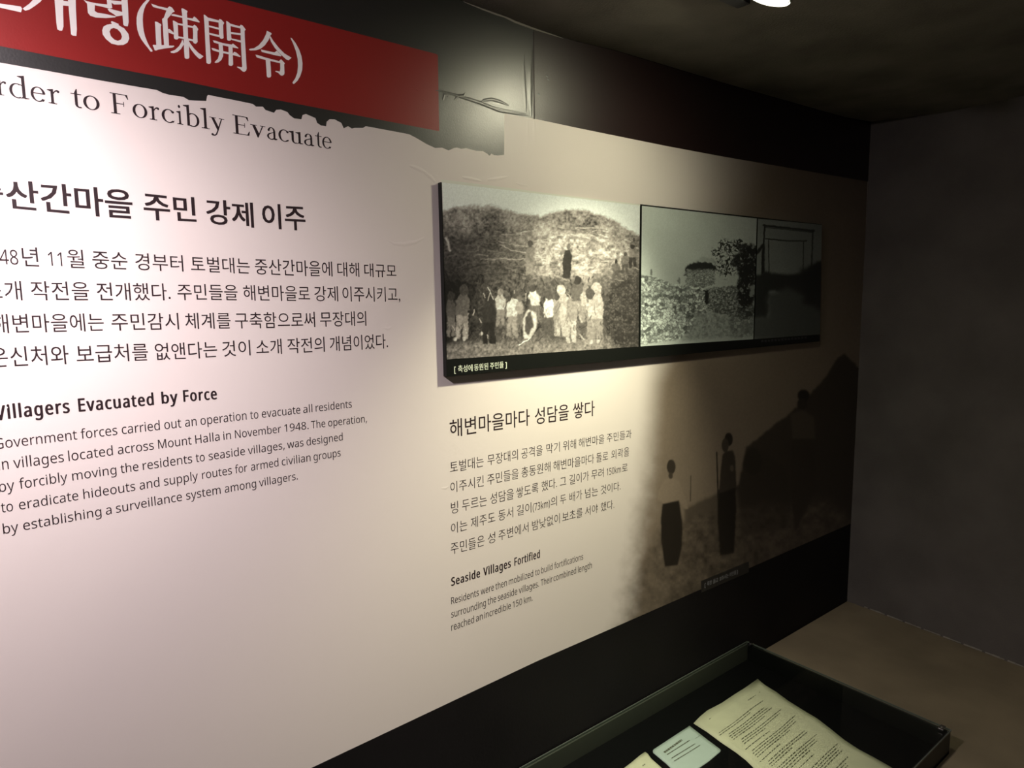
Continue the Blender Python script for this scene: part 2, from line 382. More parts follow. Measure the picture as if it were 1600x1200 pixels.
# ---------------------------------------------------------------- serif subtitle: own letterforms
ST, TH = 0.125, 0.040
def arc(cx, cy, rx, ry, a0, a1, wv, wh, n=22):
    """ring segment whose stroke is wv wide at the sides and wh at top and bottom"""
    o = []; i = []
    for k in range(n + 1):
        t = math.radians(a0 + (a1 - a0) * k / n); c, s = math.cos(t), math.sin(t)
        o.append((cx + rx * c, cy + ry * s)); i.append((cx + (rx - wv) * c, cy + (ry - wh) * s))
    return [o[k:k + 2] + i[k:k + 2][::-1] for k in range(n)]
def rect(x0, y0, x1, y1): return [[(x0, y0), (x1, y0), (x1, y1), (x0, y1)]]
def disc(x, y, r): return [[(x + r * math.cos(t * math.pi / 6), y + r * math.sin(t * math.pi / 6)) for t in range(12)]]
def stem(x, y0, y1, foot=True, flag=True, w=ST):
    P = rect(x, y0, x + w, y1)
    if foot: P += rect(x - 0.13, 0, x + w + 0.13, TH) + [[(x - 0.04, TH), (x, TH), (x, 0.08)], [(x + w, TH), (x + w + 0.04, TH), (x + w, 0.08)]]
    if flag: P += [[(x - 0.15, y1 - 0.06), (x - 0.15, y1 - 0.025), (x + w, y1 + 0.03), (x + w, y1 - 0.02), (x, y1 - 0.10)]]
    return P
def bar_end(x, y, h, d=1): return [[(x, y), (x + 0.035, y - h * d), (x, y - h * d), (x - 0.10, y - TH * d), (x - 0.10, y)]]
XH = 0.66
G = {
 'O': arc(.46, .5, .46, .515, 0, 360, .135, .045, 40),
 'o': arc(.31, .33, .31, .345, 0, 360, .118, .040, 30),
 'd': arc(.31, .33, .31, .345, 60, 300, .118, .045) + [[(.44, .62), (.56, .52), (.56, .56), (.47, .655)], [(.44, .03), (.56, .14), (.56, .09), (.46, -.01)]] + stem(.50, .02, 1.04, False) + [[(.60, .02), (.60, .07), (.76, .055), (.76, .02), (.56, -.01)]],
 'b': stem(.12, 0.02, 1.04, False) + arc(.385, .33, .31, .345, -120, 120, .118, .045) + [[(.2, .52), (.2, .58), (.27, .66), (.33, .67), (.33, .63)], [(.12, .0), (.2, .08), (.33, .035), (.33, -.015), (.2, .01)]],
 'e': arc(.30, .33, .30, .345, 8, 322, .115, .042, 30) + rect(.09, .35, .575, .392) + [[(.53, .12), (.565, .14), (.50, .02), (.44, .03)]],
 'c': arc(.30, .33, .30, .345, 48, 318, .118, .042, 26) + disc(.475, .55, .062) + [[(.50, .13), (.535, .14), (.49, .03), (.44, .03)]],
 'r': stem(.13, 0, XH) + [[(.25, .44), (.25, .54), (.33, .63), (.42, .67), (.47, .66), (.42, .59), (.33, .56)]] + disc(.475, .60, .062),
 't': [[(.16, .12), (.285, .12), (.285, .88), (.25, .88), (.16, .70)]] + rect(0, .61, .46, .655) + arc(.36, .16, .20, .175, 180, 300, .12, .06, 10),
 'i': stem(.13, 0, XH) + disc(.185, .90, .078),
 'l': stem(.13, 0, 1.04),
 'F': rect(.13, 0, .27, 1.0) + rect(0, 0, .42, TH) + rect(0, 1 - TH, .80, 1) + bar_end(.80, 1, .22) + rect(.27, .50, .60, .54) + rect(.585, .40, .62, .64),
 'E': rect(.13, 0, .27, 1.0) + rect(0, 0, .82, TH) + rect(0, 1 - TH, .78, 1) + bar_end(.78, 1, .21) + bar_end(.82, 0, .23, -1) + rect(.27, .50, .60, .54) + rect(.585, .40, .62, .64),
 'v': [[(.06, XH), (.20, XH), (.40, .17), (.34, -.02), (.30, -.02)], [(.30, -.02), (.34, -.02), (.60, XH), (.545, XH), (.345, .13)]] + rect(-.02, XH - .035, .30, XH) + rect(.44, XH - .035, .70, XH),
 'y': [[(.06, XH), (.20, XH), (.42, .16), (.36, -.02), (.33, .02)], [(.60, XH), (.545, XH), (.33, .02), (.26, -.16), (.20, -.23), (.22, -.29), (.30, -.22), (.36, -.08)],
       [(.20, -.23), (.10, -.22), (.10, -.30), (.22, -.29)]] + disc(.09, -.235, .062) + rect(-.02, XH - .035, .30, XH) + rect(.44, XH - .035, .70, XH),
 'a': disc(.11, .50, .062) + arc(.27, .46, .22, .215, 10, 165, .115, .042, 16) + rect(.375, .07, .49, .49) + [[(.375, .07), (.49, .09), (.60, .06), (.60, .025), (.50, -.01), (.42, .0)]] +
      arc(.25, .17, .25, .185, 100, 330, .11, .045, 18) + [[(.20, .31), (.20, .355), (.38, .42), (.38, .37)], [(.40, .10), (.40, .04), (.30, -.01), (.32, .04)]],
 'u': stem(.10, .16, XH, False) + arc(.30, .19, .20, .205, 180, 300, .12, .05, 12) + [[(.36, .0), (.50, .10), (.50, .05), (.40, -.01)]] + stem(.47, .02, XH, False) + [[(.57, .02), (.57, .07), (.72, .055), (.72, .02), (.53, -.01)]],
}
def interp_line(P):
    """P: (x, top, base) pixels along a printed line -> functions of X on the wall"""
    B = [on_wall(x, b) for x, t, b in P]; T = [on_wall(x, t) for x, t, b in P]
    def f(Q, X):
        xs = [q[0] for q in Q]; zs = [q[1] for q in Q]
        out = np.interp(X, xs, zs)
        k0 = (zs[1] - zs[0]) / (xs[1] - xs[0]); k1 = (zs[-1] - zs[-2]) / (xs[-1] - xs[-2])
        out = np.where(X < xs[0], zs[0] + k0 * (X - xs[0]), out)
        return np.where(X > xs[-1], zs[-1] + k1 * (X - xs[-1]), out)
    return (lambda X: f(B, X)), (lambda X: f(T, X)), B
line = [(-30, 110, 143.5), (7, 116, 149.7), (45, 122.3, 156), (90, 130, 163.4), (153, 141, 173.0), (190, 147.4, 179.2), (286, 164.6, 195.2), (327, 172, 202.0), (390, 184, 212.4), (433, 191.5, 219.3), (473, 198.6, 226.0), (518, 206.5, 233.2)]
fb, ft, _ = interp_line(line)
sub = MB()
for ch, x0, x1 in (('O', -39, -9), ('r', -6, 11.4), ('d', 15.7, 45.9), ('e', 49, 72), ('r', 75.3, 94.5), ('t', 112, 128.6), ('o', 131, 156.3), ('F', 174, 202), ('o', 208, 230.7), ('r', 233.6, 250),
                   ('c', 253.4, 273), ('i', 276.6, 286.3), ('b', 288, 312), ('l', 314.6, 327.7), ('y', 328.3, 351.4), ('E', 364.7, 390.4), ('v', 392, 415.4), ('a', 417.5, 433.3), ('c', 435.5, 451.6),
                   ('u', 451.6, 473.5), ('a', 475.3, 491), ('t', 492.8, 503), ('e', 503.8, 518.5)):
    polys = G[ch]; xs = [p[0] for q in polys for p in q]; a, b = min(xs), max(xs)
    yb = np.interp((x0 + x1) / 2, [l[0] for l in line], [l[2] for l in line])
    X0 = on_wall(x0, yb)[0]; X1 = on_wall(x1, yb)[0]
    for n_, q in enumerate(polys):
        pts = []
        for x, y in q:
            X = X0 + (X1 - X0) * (x - a) / (b - a); zb = float(fb(X)); zt = float(ft(X))
            pts.append((X, zb + (zt - zb) * y))
        sub.flat([pts], L0(3) - n_ * 2e-6)
tag(sub.build('subtitle_lettering', M['ink'], graphic), 'black serif subtitle in English')

# ---------------------------------------------------------------- set type
# outlines of the Latin letters, in thousandths of the type size: regular weight
LATIN = """( 241 217,573 150,573 113,522 83,468 60,409 45,348 35,285 32,220 35,156 45,94 60,34 83,-24 113,-77 150,-127 216,-127 182,-75 154,-20 132,38 116,98 107,159 103,221 111,315 132,407 167,493
) 241 91,573 24,573 59,521 87,465 108,406 124,346 134,283 137,221 134,159 124,98 108,38 87,-20 59,-75 25,-127 91,-127 128,-77 158,-24 180,34 196,94 205,156 209,220 205,285 196,348 180,409 158,468 128,522
, 215 148,93 73,93 68,63 63,31 56,-3 49,-38 41,-72 33,-103 85,-103 98,-74 111,-42 124,-10 136,23 146,55 154,84
. 215 126,94 107,97 88,94 72,85 61,69 58,43 61,18 72,2 88,-8 107,-11 126,-8 142,2 153,18 157,43 153,69 142,85
0 459 287,573 229,581 167,573 119,547 83,504 58,446 44,373 39,287 44,201 60,129 86,70 122,27 170,1 229,-8 276,-3 316,12 349,37 376,70 395,112 409,163 417,221 419,287 414,373 399,446 372,504 335,547|190,515 229,521 268,515 298,495 320,463 336,417 345,359 348,287 345,215 336,156 320,110 298,78 268,59 229,52 190,59 159,78 137,111 121,156 113,215 110,287 113,359 121,417 137,463 159,495
1 459 285,573 226,573 71,452 108,405 169,455 184,467 196,477 207,487 219,499 218,484 217,470 217,455 216,439 216,422 216,400 216,0 285,0
3 459 296,571 218,581 163,576 115,563 73,544 39,521 75,473 96,487 117,498 140,508 164,515 190,520 219,521 262,516 295,498 316,471 323,434 319,404 307,377 286,356 259,339 223,329 180,326 123,326 123,265 179,265 226,263 265,255 297,242 320,223 335,197 339,164 331,117 305,81 260,59 194,51 155,54 114,61 74,73 36,89 36,23 72,8 110,-1 150,-6 193,-8 263,-3 318,14 360,40 390,74 407,116 413,163 405,214 379,255 337,283 277,298 277,302 310,311 340,326 363,347 381,372 392,403 395,439 384,495 352,540
4 459 286,576 17,190 17,130 291,130 291,0 359,0 359,130 443,130 443,193 359,193 359,576|292,500 295,500 294,487 294,474 293,459 293,444 292,429 291,412 291,394 291,374 291,193 86,193 257,438 266,451 276,468 285,485
5 459 86,573 64,302 99,280 120,284 146,288 173,291 197,292 262,284 306,262 332,225 341,176 336,137 323,106 302,82 274,65 239,55 200,52 161,55 121,62 82,74 51,90 51,23 80,10 116,0 156,-6 199,-8 261,-2 314,15 356,43 387,81 407,128 413,183 407,232 389,274 361,307 322,331 275,346 221,351 194,350 169,348 148,345 132,342 146,508 373,508 373,573
7 459 419,573 35,573 35,508 344,508 109,0 187,0 419,518
8 459 276,577 229,581 182,577 141,565 107,545 80,518 63,485 58,444 61,411 71,383 87,358 107,336 131,316 158,299 128,283 99,264 75,241 56,214 43,183 39,146 45,101 61,63 89,33 126,10 174,-3 231,-8 284,-3 330,11 367,34 395,65 413,104 419,148 414,185 401,216 381,242 355,265 325,285 291,303 320,319 346,338 368,359 385,383 396,411 400,443 395,485 378,519 352,546 318,565|188,518 228,524 270,518 302,502 323,476 330,441 327,414 317,392 302,373 282,357 258,343 232,330 204,344 179,357 157,373 141,391 130,414 127,441 134,476 155,502|184,254 217,270 229,265 264,251 293,235 317,217 335,197 346,174 350,148 342,108 319,76 281,55 229,48 176,55 138,76 116,107 108,145 111,173 121,197 136,219 157,237
9 459 262,577 223,581 171,575 127,557 90,529 63,491 46,443 40,387 45,336 61,294 85,260 118,235 158,219 204,214 237,216 266,223 290,233 310,247 327,263 341,281 346,281 342,235 334,192 322,153 303,118 278,90 245,68 204,54 152,50 134,50 115,53 97,56 82,60 82,0 97,-4 117,-6 137,-8 154,-8 214,-3 265,11 306,33 340,63 366,99 387,139 401,183 410,231 415,279 417,328 413,388 402,439 384,483 361,518 332,545 299,565|178,513 223,521 252,518 277,508 298,493 315,474 328,451 338,426 344,400 346,374 342,349 330,325 311,303 286,285 256,273 220,269 171,277 137,301 117,339 110,388 118,447 142,488
E 446 78,573 78,0 398,0 398,63 150,63 150,268 383,268 383,330 150,330 150,509 398,509 398,573
F 416 78,573 78,0 150,0 150,243 383,243 383,306 150,306 150,509 398,509 398,573
G 584 392,578 346,581 259,571 186,544 127,500 84,442 58,370 49,286 57,202 81,130 120,71 173,28 241,1 323,-8 380,-6 431,-1 478,8 524,22 524,302 326,302 326,238 452,238 452,68 429,63 404,59 375,56 340,55 270,62 216,84 175,119 146,166 130,222 124,286 131,353 150,409 181,455 225,489 278,510 342,517 382,515 421,508 457,497 489,484 516,547 478,561 437,572
H 594 150,573 78,573 78,0 150,0 150,267 443,267 443,0 516,0 516,573 443,573 443,330 150,330
M 727 78,573 78,0 144,0 144,347 144,377 144,407 143,435 142,461 140,484 139,502 142,502 330,0 390,0 581,501 584,501 583,482 581,460 580,435 579,408 578,380 578,352 578,0 650,0 650,573 544,573 364,103 361,103 184,573
N 609 78,573 78,0 144,0 144,320 144,349 143,378 142,406 141,432 139,455 138,476 141,476 447,0 532,0 532,573 464,573 464,249 465,223 466,193 467,164 468,137 469,115 470,99 467,99 161,573
R 499 78,573 78,0 150,0 150,237 264,237 403,0 487,0 330,257 358,269 385,285 408,306 427,334 440,368 444,410 439,460 422,500 393,532 353,555 301,568 236,573|150,510 232,510 275,507 310,500 336,486 355,467 366,440 370,407 362,359 338,325 296,304 236,298 150,298
S 440 276,578 231,581 180,576 136,563 99,542 71,513 54,477 48,435 50,403 57,375 69,351 85,330 106,311 131,294 161,279 196,265 242,247 277,230 302,213 318,194 327,173 330,147 327,120 316,98 298,79 273,66 240,57 201,55 156,57 113,65 73,76 41,88 41,19 61,11 83,4 109,-1 137,-5 167,-7 198,-8 257,-3 307,11 348,35 378,66 396,106 403,153 398,194 385,228 362,255 332,279 293,299 246,318 204,335 172,351 149,367 133,386 124,407 121,434 124,457 133,478 148,494 169,507 196,515 229,517 266,515 302,508 336,499 366,487 389,549 355,562 318,572
T 446 437,573 8,573 8,509 187,509 187,0 259,0 259,509 437,509
V 481 75,573 0,573 204,0 277,0 481,573 405,573 277,207 269,183 262,161 255,140 250,119 245,100 241,80 236,100 231,119 226,139 220,160 213,182 204,205
a 450 299,428 231,437 190,434 151,426 115,414 84,400 106,347 133,359 163,370 194,378 227,380 265,375 293,359 310,330 316,285 316,259 243,257 152,245 87,219 50,176 37,119 41,80 55,48 75,23 103,6 136,-5 172,-8 206,-6 234,-1 258,9 279,22 298,40 317,61 320,61 334,0 385,0 385,293 376,358 347,403|184,200 252,208 315,210 315,172 306,117 279,79 238,56 188,49 157,53 132,66 115,87 110,119 118,155 141,182
b 493 139,609 68,609 68,0 119,0 133,55 139,55 161,31 189,10 226,-3 272,-8 322,-2 365,17 400,48 427,91 444,147 449,215 437,312 401,381 344,423 272,437 226,432 189,419 161,398 139,373 135,373 136,389 138,410 138,435 139,461|260,379 311,368 348,338 369,287 376,216 369,145 348,93 312,61 261,51 202,61 165,93 145,144 139,214 139,217 142,268 150,308 165,339 188,361 219,374
c 385 278,436 245,438 191,432 142,415 102,385 71,342 51,284 44,213 50,143 69,87 99,45 139,15 187,-2 241,-8 275,-7 304,-2 328,5 351,15 351,78 328,68 302,60 273,55 240,53 202,58 172,71 148,94 131,126 120,166 117,213 120,263 131,303 148,335 172,358 204,371 244,376 267,374 292,370 316,363 337,356 358,415 336,424 309,431
d 493 425,609 354,609 354,438 355,424 356,405 358,387 359,374 354,374 340,391 323,407 303,420 280,429 253,436 221,438 149,424 93,381 56,311 44,214 56,117 92,48 148,6 221,-8 252,-6 279,1 303,11 323,24 340,40 354,58 358,58 368,0 425,0|181,368 231,379 291,369 329,336 349,284 355,213 355,200 348,135 328,88 290,60 232,51 181,61 146,93 124,144 117,213 124,281 146,334
e 452 286,432 234,438 181,431 134,411 96,378 68,333 50,277 44,212 51,146 70,91 101,48 143,17 194,-2 251,-8 292,-6 327,-1 359,8 392,20 392,82 359,69 327,60 293,54 254,52 197,62 154,90 127,137 117,201 411,201 411,244 406,299 390,346 364,385 329,414|233,380 266,376 292,364 312,346 326,322 335,292 338,257 119,257 130,309 154,348 188,372
f 276 252,612 227,613 186,609 152,597 124,577 104,547 92,507 87,457 87,432 12,408 12,375 87,375 87,0 158,0 158,375 266,375 266,430 158,430 158,458 162,502 175,532 197,550 228,556 245,555 262,552 278,548 292,544 310,599 294,604 274,609
g 493 261,434 221,438 147,423 91,377 56,306 44,214 56,121 91,51 147,7 221,-8 263,-4 299,8 329,28 354,57 358,57 357,47 356,32 355,16 355,4 355,-13 347,-63 324,-101 286,-126 237,-134 191,-132 149,-125 111,-114 78,-100 78,-165 110,-177 147,-186 188,-191 233,-192 293,-187 341,-172 378,-146 404,-109 420,-63 425,-7 425,430 369,430 359,373 355,373 329,402 297,422|197,374 230,379 270,374 302,362 326,340 343,309 353,267 356,214 356,197 354,161 349,131 340,105 326,85 309,69 288,58 262,52 232,50 182,60 146,92 124,143 117,213 120,262 130,303 147,336 169,359
h 496 139,609 68,609 68,0 139,0 139,222 142,269 150,308 166,338 189,360 222,374 265,379 308,372 338,353 355,321 361,275 361,0 431,0 431,280 426,330 413,370 391,400 360,421 321,433 273,437 247,435 221,429 196,420 174,407 155,391 140,370 135,370 136,384 138,399 138,415 139,431
i 207 139,430 68,430 68,0 139,0|119,588 104,591 88,588 75,580 66,566 63,546 66,526 75,512 88,504 104,501 119,504 133,512 142,526 145,546 142,566 133,580
k 428 138,609 68,609 68,0 138,0 138,158 187,200 336,0 421,0 235,246 409,430 326,430 189,285 181,276 172,264 162,252 152,240 144,229 138,221 135,221 136,238 137,257 138,276 138,291
l 207 139,609 68,609 68,0 139,0
m 750 312,433 266,438 241,436 217,431 194,422 173,409 155,392 140,371 136,371 125,430 68,430 68,0 139,0 139,223 141,269 150,308 164,338 185,360 215,374 253,379 281,376 303,367 320,353 332,333 339,308 342,277 342,0 411,0 411,237 418,298 438,342 474,369 528,379 567,372 594,353 610,321 615,277 615,0 685,0 685,280 676,352 649,401 603,429 540,438 499,433 461,420 427,398 402,366 398,366 378,398 349,420
n 496 343,429 275,438 248,436 222,431 198,422 175,409 156,392 140,371 136,371 125,430 68,430 68,0 139,0 139,223 146,289 166,338 204,368 265,379 308,372 338,353 355,321 361,275 361,0 431,0 431,280 421,352 391,401
o 485 299,431 244,438 186,431 137,412 97,380 68,336 50,282 44,216 48,165 59,121 77,82 100,51 129,25 163,7 200,-4 241,-8 285,-4 324,7 359,25 388,51 411,82 428,121 438,165 442,216 436,282 417,336 387,380 347,412|185,368 242,379 282,374 314,359 338,335 355,303 365,263 369,216 366,169 356,128 339,95 314,71 282,56 243,51 203,56 172,71 147,95 130,128 120,169 117,216 124,284 147,335
p 493 344,424 273,438 240,436 213,429 189,419 170,405 153,389 139,371 136,371 126,430 68,430 68,-192 139,-192 139,-16 138,1 137,20 136,39 134,55 139,55 153,38 170,24 190,11 213,1 241,-6 272,-8 322,-2 365,17 401,49 427,93 444,148 449,216 437,313 401,383|260,379 311,367 348,334 369,283 376,217 373,171 364,131 348,98 326,72 297,56 261,51 220,55 188,70 165,93 150,126 142,167 139,216 139,229 142,275 152,313 167,342 190,362 221,374
r 331 281,438 269,438 240,435 214,426 191,413 170,395 152,374 137,351 134,351 126,430 68,430 68,0 139,0 139,229 141,261 149,289 161,313 176,334 195,351 217,363 240,371 264,374 275,373 287,372 299,370 310,368 319,433 308,435 295,437
s 384 240,436 202,438 137,430 85,408 52,372 41,324 45,292 57,266 76,245 103,228 135,212 174,196 212,180 239,167 259,154 271,141 278,128 280,112 274,86 256,66 224,53 178,49 141,52 104,60 70,71 42,83 42,19 68,8 99,-1 135,-6 176,-8 226,-4 268,6 302,24 327,49 343,80 348,119 344,150 333,176 314,197 289,215 257,231 219,246 182,261 154,274 133,286 119,298 111,312 108,328 114,350 131,366 159,377 197,380 228,378 258,372 287,363 315,353 339,409 308,421 275,430
t 289 144,528 103,528 75,437 13,409 13,375 74,375 74,125 78,79 91,44 112,20 138,4 167,-5 200,-8 219,-7 240,-4 258,0 272,5 272,59 260,55 245,53 228,50 212,50 185,54 163,69 149,93 144,127 144,375 269,375 269,430 144,430
u 496 135,430 63,430 63,148 68,99 81,59 103,29 134,8 173,-4 220,-8 247,-6 273,-1 298,8 321,20 340,36 356,57 359,57 370,0 427,0 427,430 357,430 357,206 354,160 345,121 330,91 306,69 273,55 230,51 188,57 158,76 141,108 135,153
v 407 75,430 0,430 163,0 244,0 407,430 332,430 241,176 234,158 227,138 220,117 214,96 208,78 204,63 201,63 198,78 193,96 187,116 180,137 173,158 167,176
w 630 82,431 9,431 127,1 207,1 284,242 289,259 294,275 298,292 302,307 305,322 308,335 311,347 313,357 316,357 318,347 321,335 324,322 328,308 331,292 336,276 341,260 346,243 419,1 502,1 621,431 549,431 489,201 483,177 477,153 471,129 466,108 463,89 460,74 457,74 455,90 451,109 446,129 440,149 434,169 428,188 354,431 277,431 201,188 197,175 193,160 189,144 185,128 181,112 178,97 175,84 172,73 169,73 167,90 163,109 158,131 153,154 147,178 141,201
y 409 76,430 1,430 174,-2 152,-59 142,-80 130,-99 116,-114 99,-126 79,-132 56,-135 43,-134 30,-133 19,-132 9,-130 9,-186 20,-188 34,-190 49,-192 67,-192 106,-188 138,-176 165,-156 188,-130 207,-97 224,-59 409,430 333,430 245,186 234,153 224,121 215,91 209,68 205,68 201,86 196,105 191,124 184,144 177,164 169,185
z 377 340,430 45,430 45,375 262,375 31,47 31,0 346,0 346,55 112,55 340,377"""
def parse(t):
    r = {}
    for ln in t.split('\n'):
        ch, adv, rest = ln[0], *ln[2:].split(' ', 1)
        loops = [[tuple(int(v) / 1000 for v in p.split(',')) for p in l.split(' ')] for l in rest.split('|')]
        n = [Vector((x, y, 0)) for l in loops for x, y in l]
        r[ch] = (int(adv) / 1000, [(v.x, v.y) for v in n], [tuple(q) for q in tessellate_polygon([[Vector((x, y, 0)) for x, y in l] for l in loops])])
    return r
LAT = parse(LATIN)
def latin_mesh(txt, bold=0, sx=1.0, x=0.0, sy=1.0):
    V = []; F = []
    for ch in txt:
        adv, v, f = LAT[ch]
        for q_, (dx, dy) in enumerate(((-.032, 0), (.032, 0), (-.012, .013), (.012, -.013), (-.018, -.010), (.018, .010), (0, 0)) if bold else ((0, 0),)):
            b = len(V); V += [(x + px * sx + dx, py * sy + dy, q_ * 4e-6) for px, py in v]; F += [tuple(i + b for i in t) for t in f]
        x += (adv + (.07 if bold else 0)) * sx
    return V, F, x
dg_cache = {}
def word_mesh(txt, off):
    key = (txt, off)
    if key in dg_cache: return dg_cache[key]
    if off == 'lat' or off == 'bold':
        V, F, _ = latin_mesh(txt, 1 if off == 'bold' else 0)
        dg_cache[key] = (np.array(V), F); return dg_cache[key]
    if txt != '[' and isinstance(off, float) and off > 0.005 and not any(ord(c) < 0x2000 for c in txt):
        co, f0 = word_mesh(txt, 0); V = []; F = []
        for q_, (dx, dy) in enumerate(((-off, -off * .6), (off, off * .6), (-off, off * .6), (off, -off * .6), (0, 0))):
            b = len(V); V += [(p[0] + dx, p[1] + dy, q_ * 4e-6) for p in co.tolist()]; F += [tuple(i + b for i in q) for q in f0]
        dg_cache[key] = (np.array(V), F); return dg_cache[key]
    runs = []
    for ch in txt:
        k = ord(ch) < 0x2000 and ch not in '[],.'
        if runs and runs[-1][0] == k: runs[-1][1] += ch
        else: runs.append([k, ch])
    if len(runs) > 1 or runs[0][0]:
        V = []; F = []; x = 0.0
        for k, t in runs:
            b = len(V)
            if k:
                v, f, x = latin_mesh(t, 0, 0.80 if 'k' in t else 0.92, x, 1.14); x += 0.04
            else:
                c, f = word_mesh(t, off); v = [(p[0] - c[0][0] * 0 + x, p[1], 0) for p in c.tolist()]; x += 0.92 * len(t)
            V += v; F += [tuple(i + b for i in q) for q in f]
        dg_cache[key] = (np.array(V), F); return dg_cache[key]
    cu = bpy.data.curves.new('t', 'FONT'); cu.body = txt; cu.size = 1; cu.resolution_u = 3; cu.offset = off
    o = bpy.data.objects.new('t', cu); C.objects.link(o)
    dg = bpy.context.evaluated_depsgraph_get(); dg.update()
    me = bpy.data.meshes.new_from_object(o.evaluated_get(dg))
    n = len(me.vertices); co = np.zeros(n * 3, 'f'); me.vertices.foreach_get('co', co); co = co.reshape(-1, 3)
    F = [tuple(p.vertices) for p in me.polygons]
    bpy.data.objects.remove(o); bpy.data.curves.remove(cu); bpy.data.meshes.remove(me)
    dg_cache[key] = (co, F)
    return dg_cache[key]
def set_line(name, m, off, mode, pts, words, parent, layer=3, y=None, label=None):
    """words: (text, x0 px, x1 px); pts: (x, top px, base px)"""
    y = L0(layer) if y is None else y
    if mode == 'han':
        ref = word_mesh('말', off)[0]; lo, hi = ref[:, 1].min(), ref[:, 1].max()
    else:
        off = 'bold' if off > 0.01 else 'lat'
        ref = word_mesh('d', off)[0]; e_ = .022 if off == 'bold' else 0; lo, hi = 0, ref[:, 1].max() - e_ * .5
    fb, ft, _ = interp_line(pts)
    mb = MB()
    xs = [p[0] for p in pts]; bs = [(p[1] + p[2]) / 2 for p in pts]
    for w, x0, x1 in words:
        co, F = word_mesh(w, off)
        a, b = co[:, 0].min(), co[:, 0].max()
        X0 = on_wall(x0, np.interp(x0, xs, bs))[0]; X1 = on_wall(x1, np.interp(x1, xs, bs))[0]
        X = X0 + (X1 - X0) * (co[:, 0] - a) / (b - a)
        zb = fb(X); zt = ft(X); Z = zb + (zt - zb) * (co[:, 1] - lo) / (hi - lo)
        V = [(float(p), y - float(e), float(q)) for p, q, e in zip(X, Z, co[:, 2])]
        FF = []
        for f in F:
            p0, p1, p2 = (V[i] for i in f[:3])
            cr = (p1[0] - p0[0]) * (p2[2] - p0[2]) - (p1[2] - p0[2]) * (p2[0] - p0[0])
            FF.append(f if cr > 0 else f[::-1])
        mb.add(V, FF)
    o = mb.build(name, m, parent)
    if label: o['label'] = label
    return o
HEAVY, BODY = 0.017, 0.001
set_line('heading_line', M['ink'], HEAVY, 'han', [(50, 283.6, 329), (103, 288, 334), (155, 293, 338), (190, 295.5, 341), (300, 308, 347), (390, 316.5, 355), (455, 320, 359)],
         [('중산간마을', -47, 207), ('주민', 224, 306), ('강제', 322, 396), ('이주', 409.5, 477)], graphic, label='large bold Korean heading')
set_line('text_line', M['ink'], BODY, 'han', [(48, 386, 416.5), (250, 397, 423), (345, 402, 426), (460, 406, 431), (600, 412.5, 433)],
         [('1948년', -31, 60), ('11월', 74.8, 131.2), ('중순', 144, 199), ('경부터', 211, 286), ('토벌대는', 298, 390), ('중산간마을에', 398, 519), ('대해', 527, 561), ('대규모', 569, 619)], graphic)
set_line('text_line', M['ink'], BODY, 'han', [(20, 438.5, 469), (95, 439.5, 469), (200, 442, 469.5), (325, 444, 468.5), (430, 446, 470), (580, 448, 471)],
         [('소개', -27, 34), ('작전을', 48, 139), ('전개했다.', 151, 266), ('주민들을', 277, 371), ('해변마을로', 380, 484), ('강제', 491, 528), ('이주시키고,', 535, 625)], graphic)
set_line('text_line', M['ink'], BODY, 'han', [(90, 490, 518.5), (225, 489, 515.5), (325, 488.5, 513.5), (430, 488, 512.5), (540, 486.5, 509.5)],
         [('해변마을에는', -14, 162), ('주민감시', 174, 279), ('체계를', 289, 360), ('구축함으로써', 367, 492), ('무장대의', 500, 572)], graphic)
set_line('text_line', M['ink'], BODY, 'han', [(75, 540, 570), (175, 537.5, 565), (290, 535, 561), (370, 532, 556), (478, 527.5, 551), (560, 523.5, 546.5)],
         [('은신처와', -18, 107), ('보급처를', 119, 231), ('없앤다는', 242, 339), ('것이', 347, 391), ('소개', 400, 440), ('작전의', 449, 507), ('개념이었다.', 515, 606)], graphic)
EH, EB = 0.020, 0.0
set_line('heading_line', M['ink'], EH, 'lat', [(15, 631, 654), (25, 630, 652.5), (125, 621.5, 643), (235, 613.5, 633), (255, 612, 630.5), (288, 608.5, 627.5), (338, 605.5, 623.5)],
         [('Villagers', -9, 108.5), ('Evacuated', 122, 240), ('by', 252, 277.5), ('Force', 286, 338.7)], graphic, label='bold English heading')
set_line('text_line', M['ink'], EB, 'lat', [(10, 682.5, 699.8), (128, 669.4, 685.6), (248, 656.3, 671.9), (385, 641.6, 655.6), (487, 631.2, 644), (549, 624.3, 636.7)],
         [('Government', -9, 120), ('forces', 126, 183), ('carried', 190, 249.4), ('out', 256.5, 282.8), ('an', 288.8, 306.9), ('operation', 313, 385), ('to', 390.6, 403.4), ('evacuate', 408.8, 469), ('all', 473.5, 487.8), ('residents', 493, 549.4)], graphic)
set_line('text_line', M['ink'], EB, 'lat', [(8, 715, 733.5), (42, 711.5, 729.4), (175, 695.6, 711.3), (330, 676, 690), (420, 665.3, 678), (500, 655.6, 668), (568, 648, 660)],
         [('in', -3, 13), ('villages', 20.6, 99.4), ('located', 106.5, 176), ('across', 183.8, 240), ('Mount', 246.9, 299), ('Halla', 305, 342.8), ('in', 348.8, 360.6), ('November', 367, 438.8), ('1948.', 444, 481.9), ('The', 486, 508), ('operation,', 512.5, 573)], graphic)
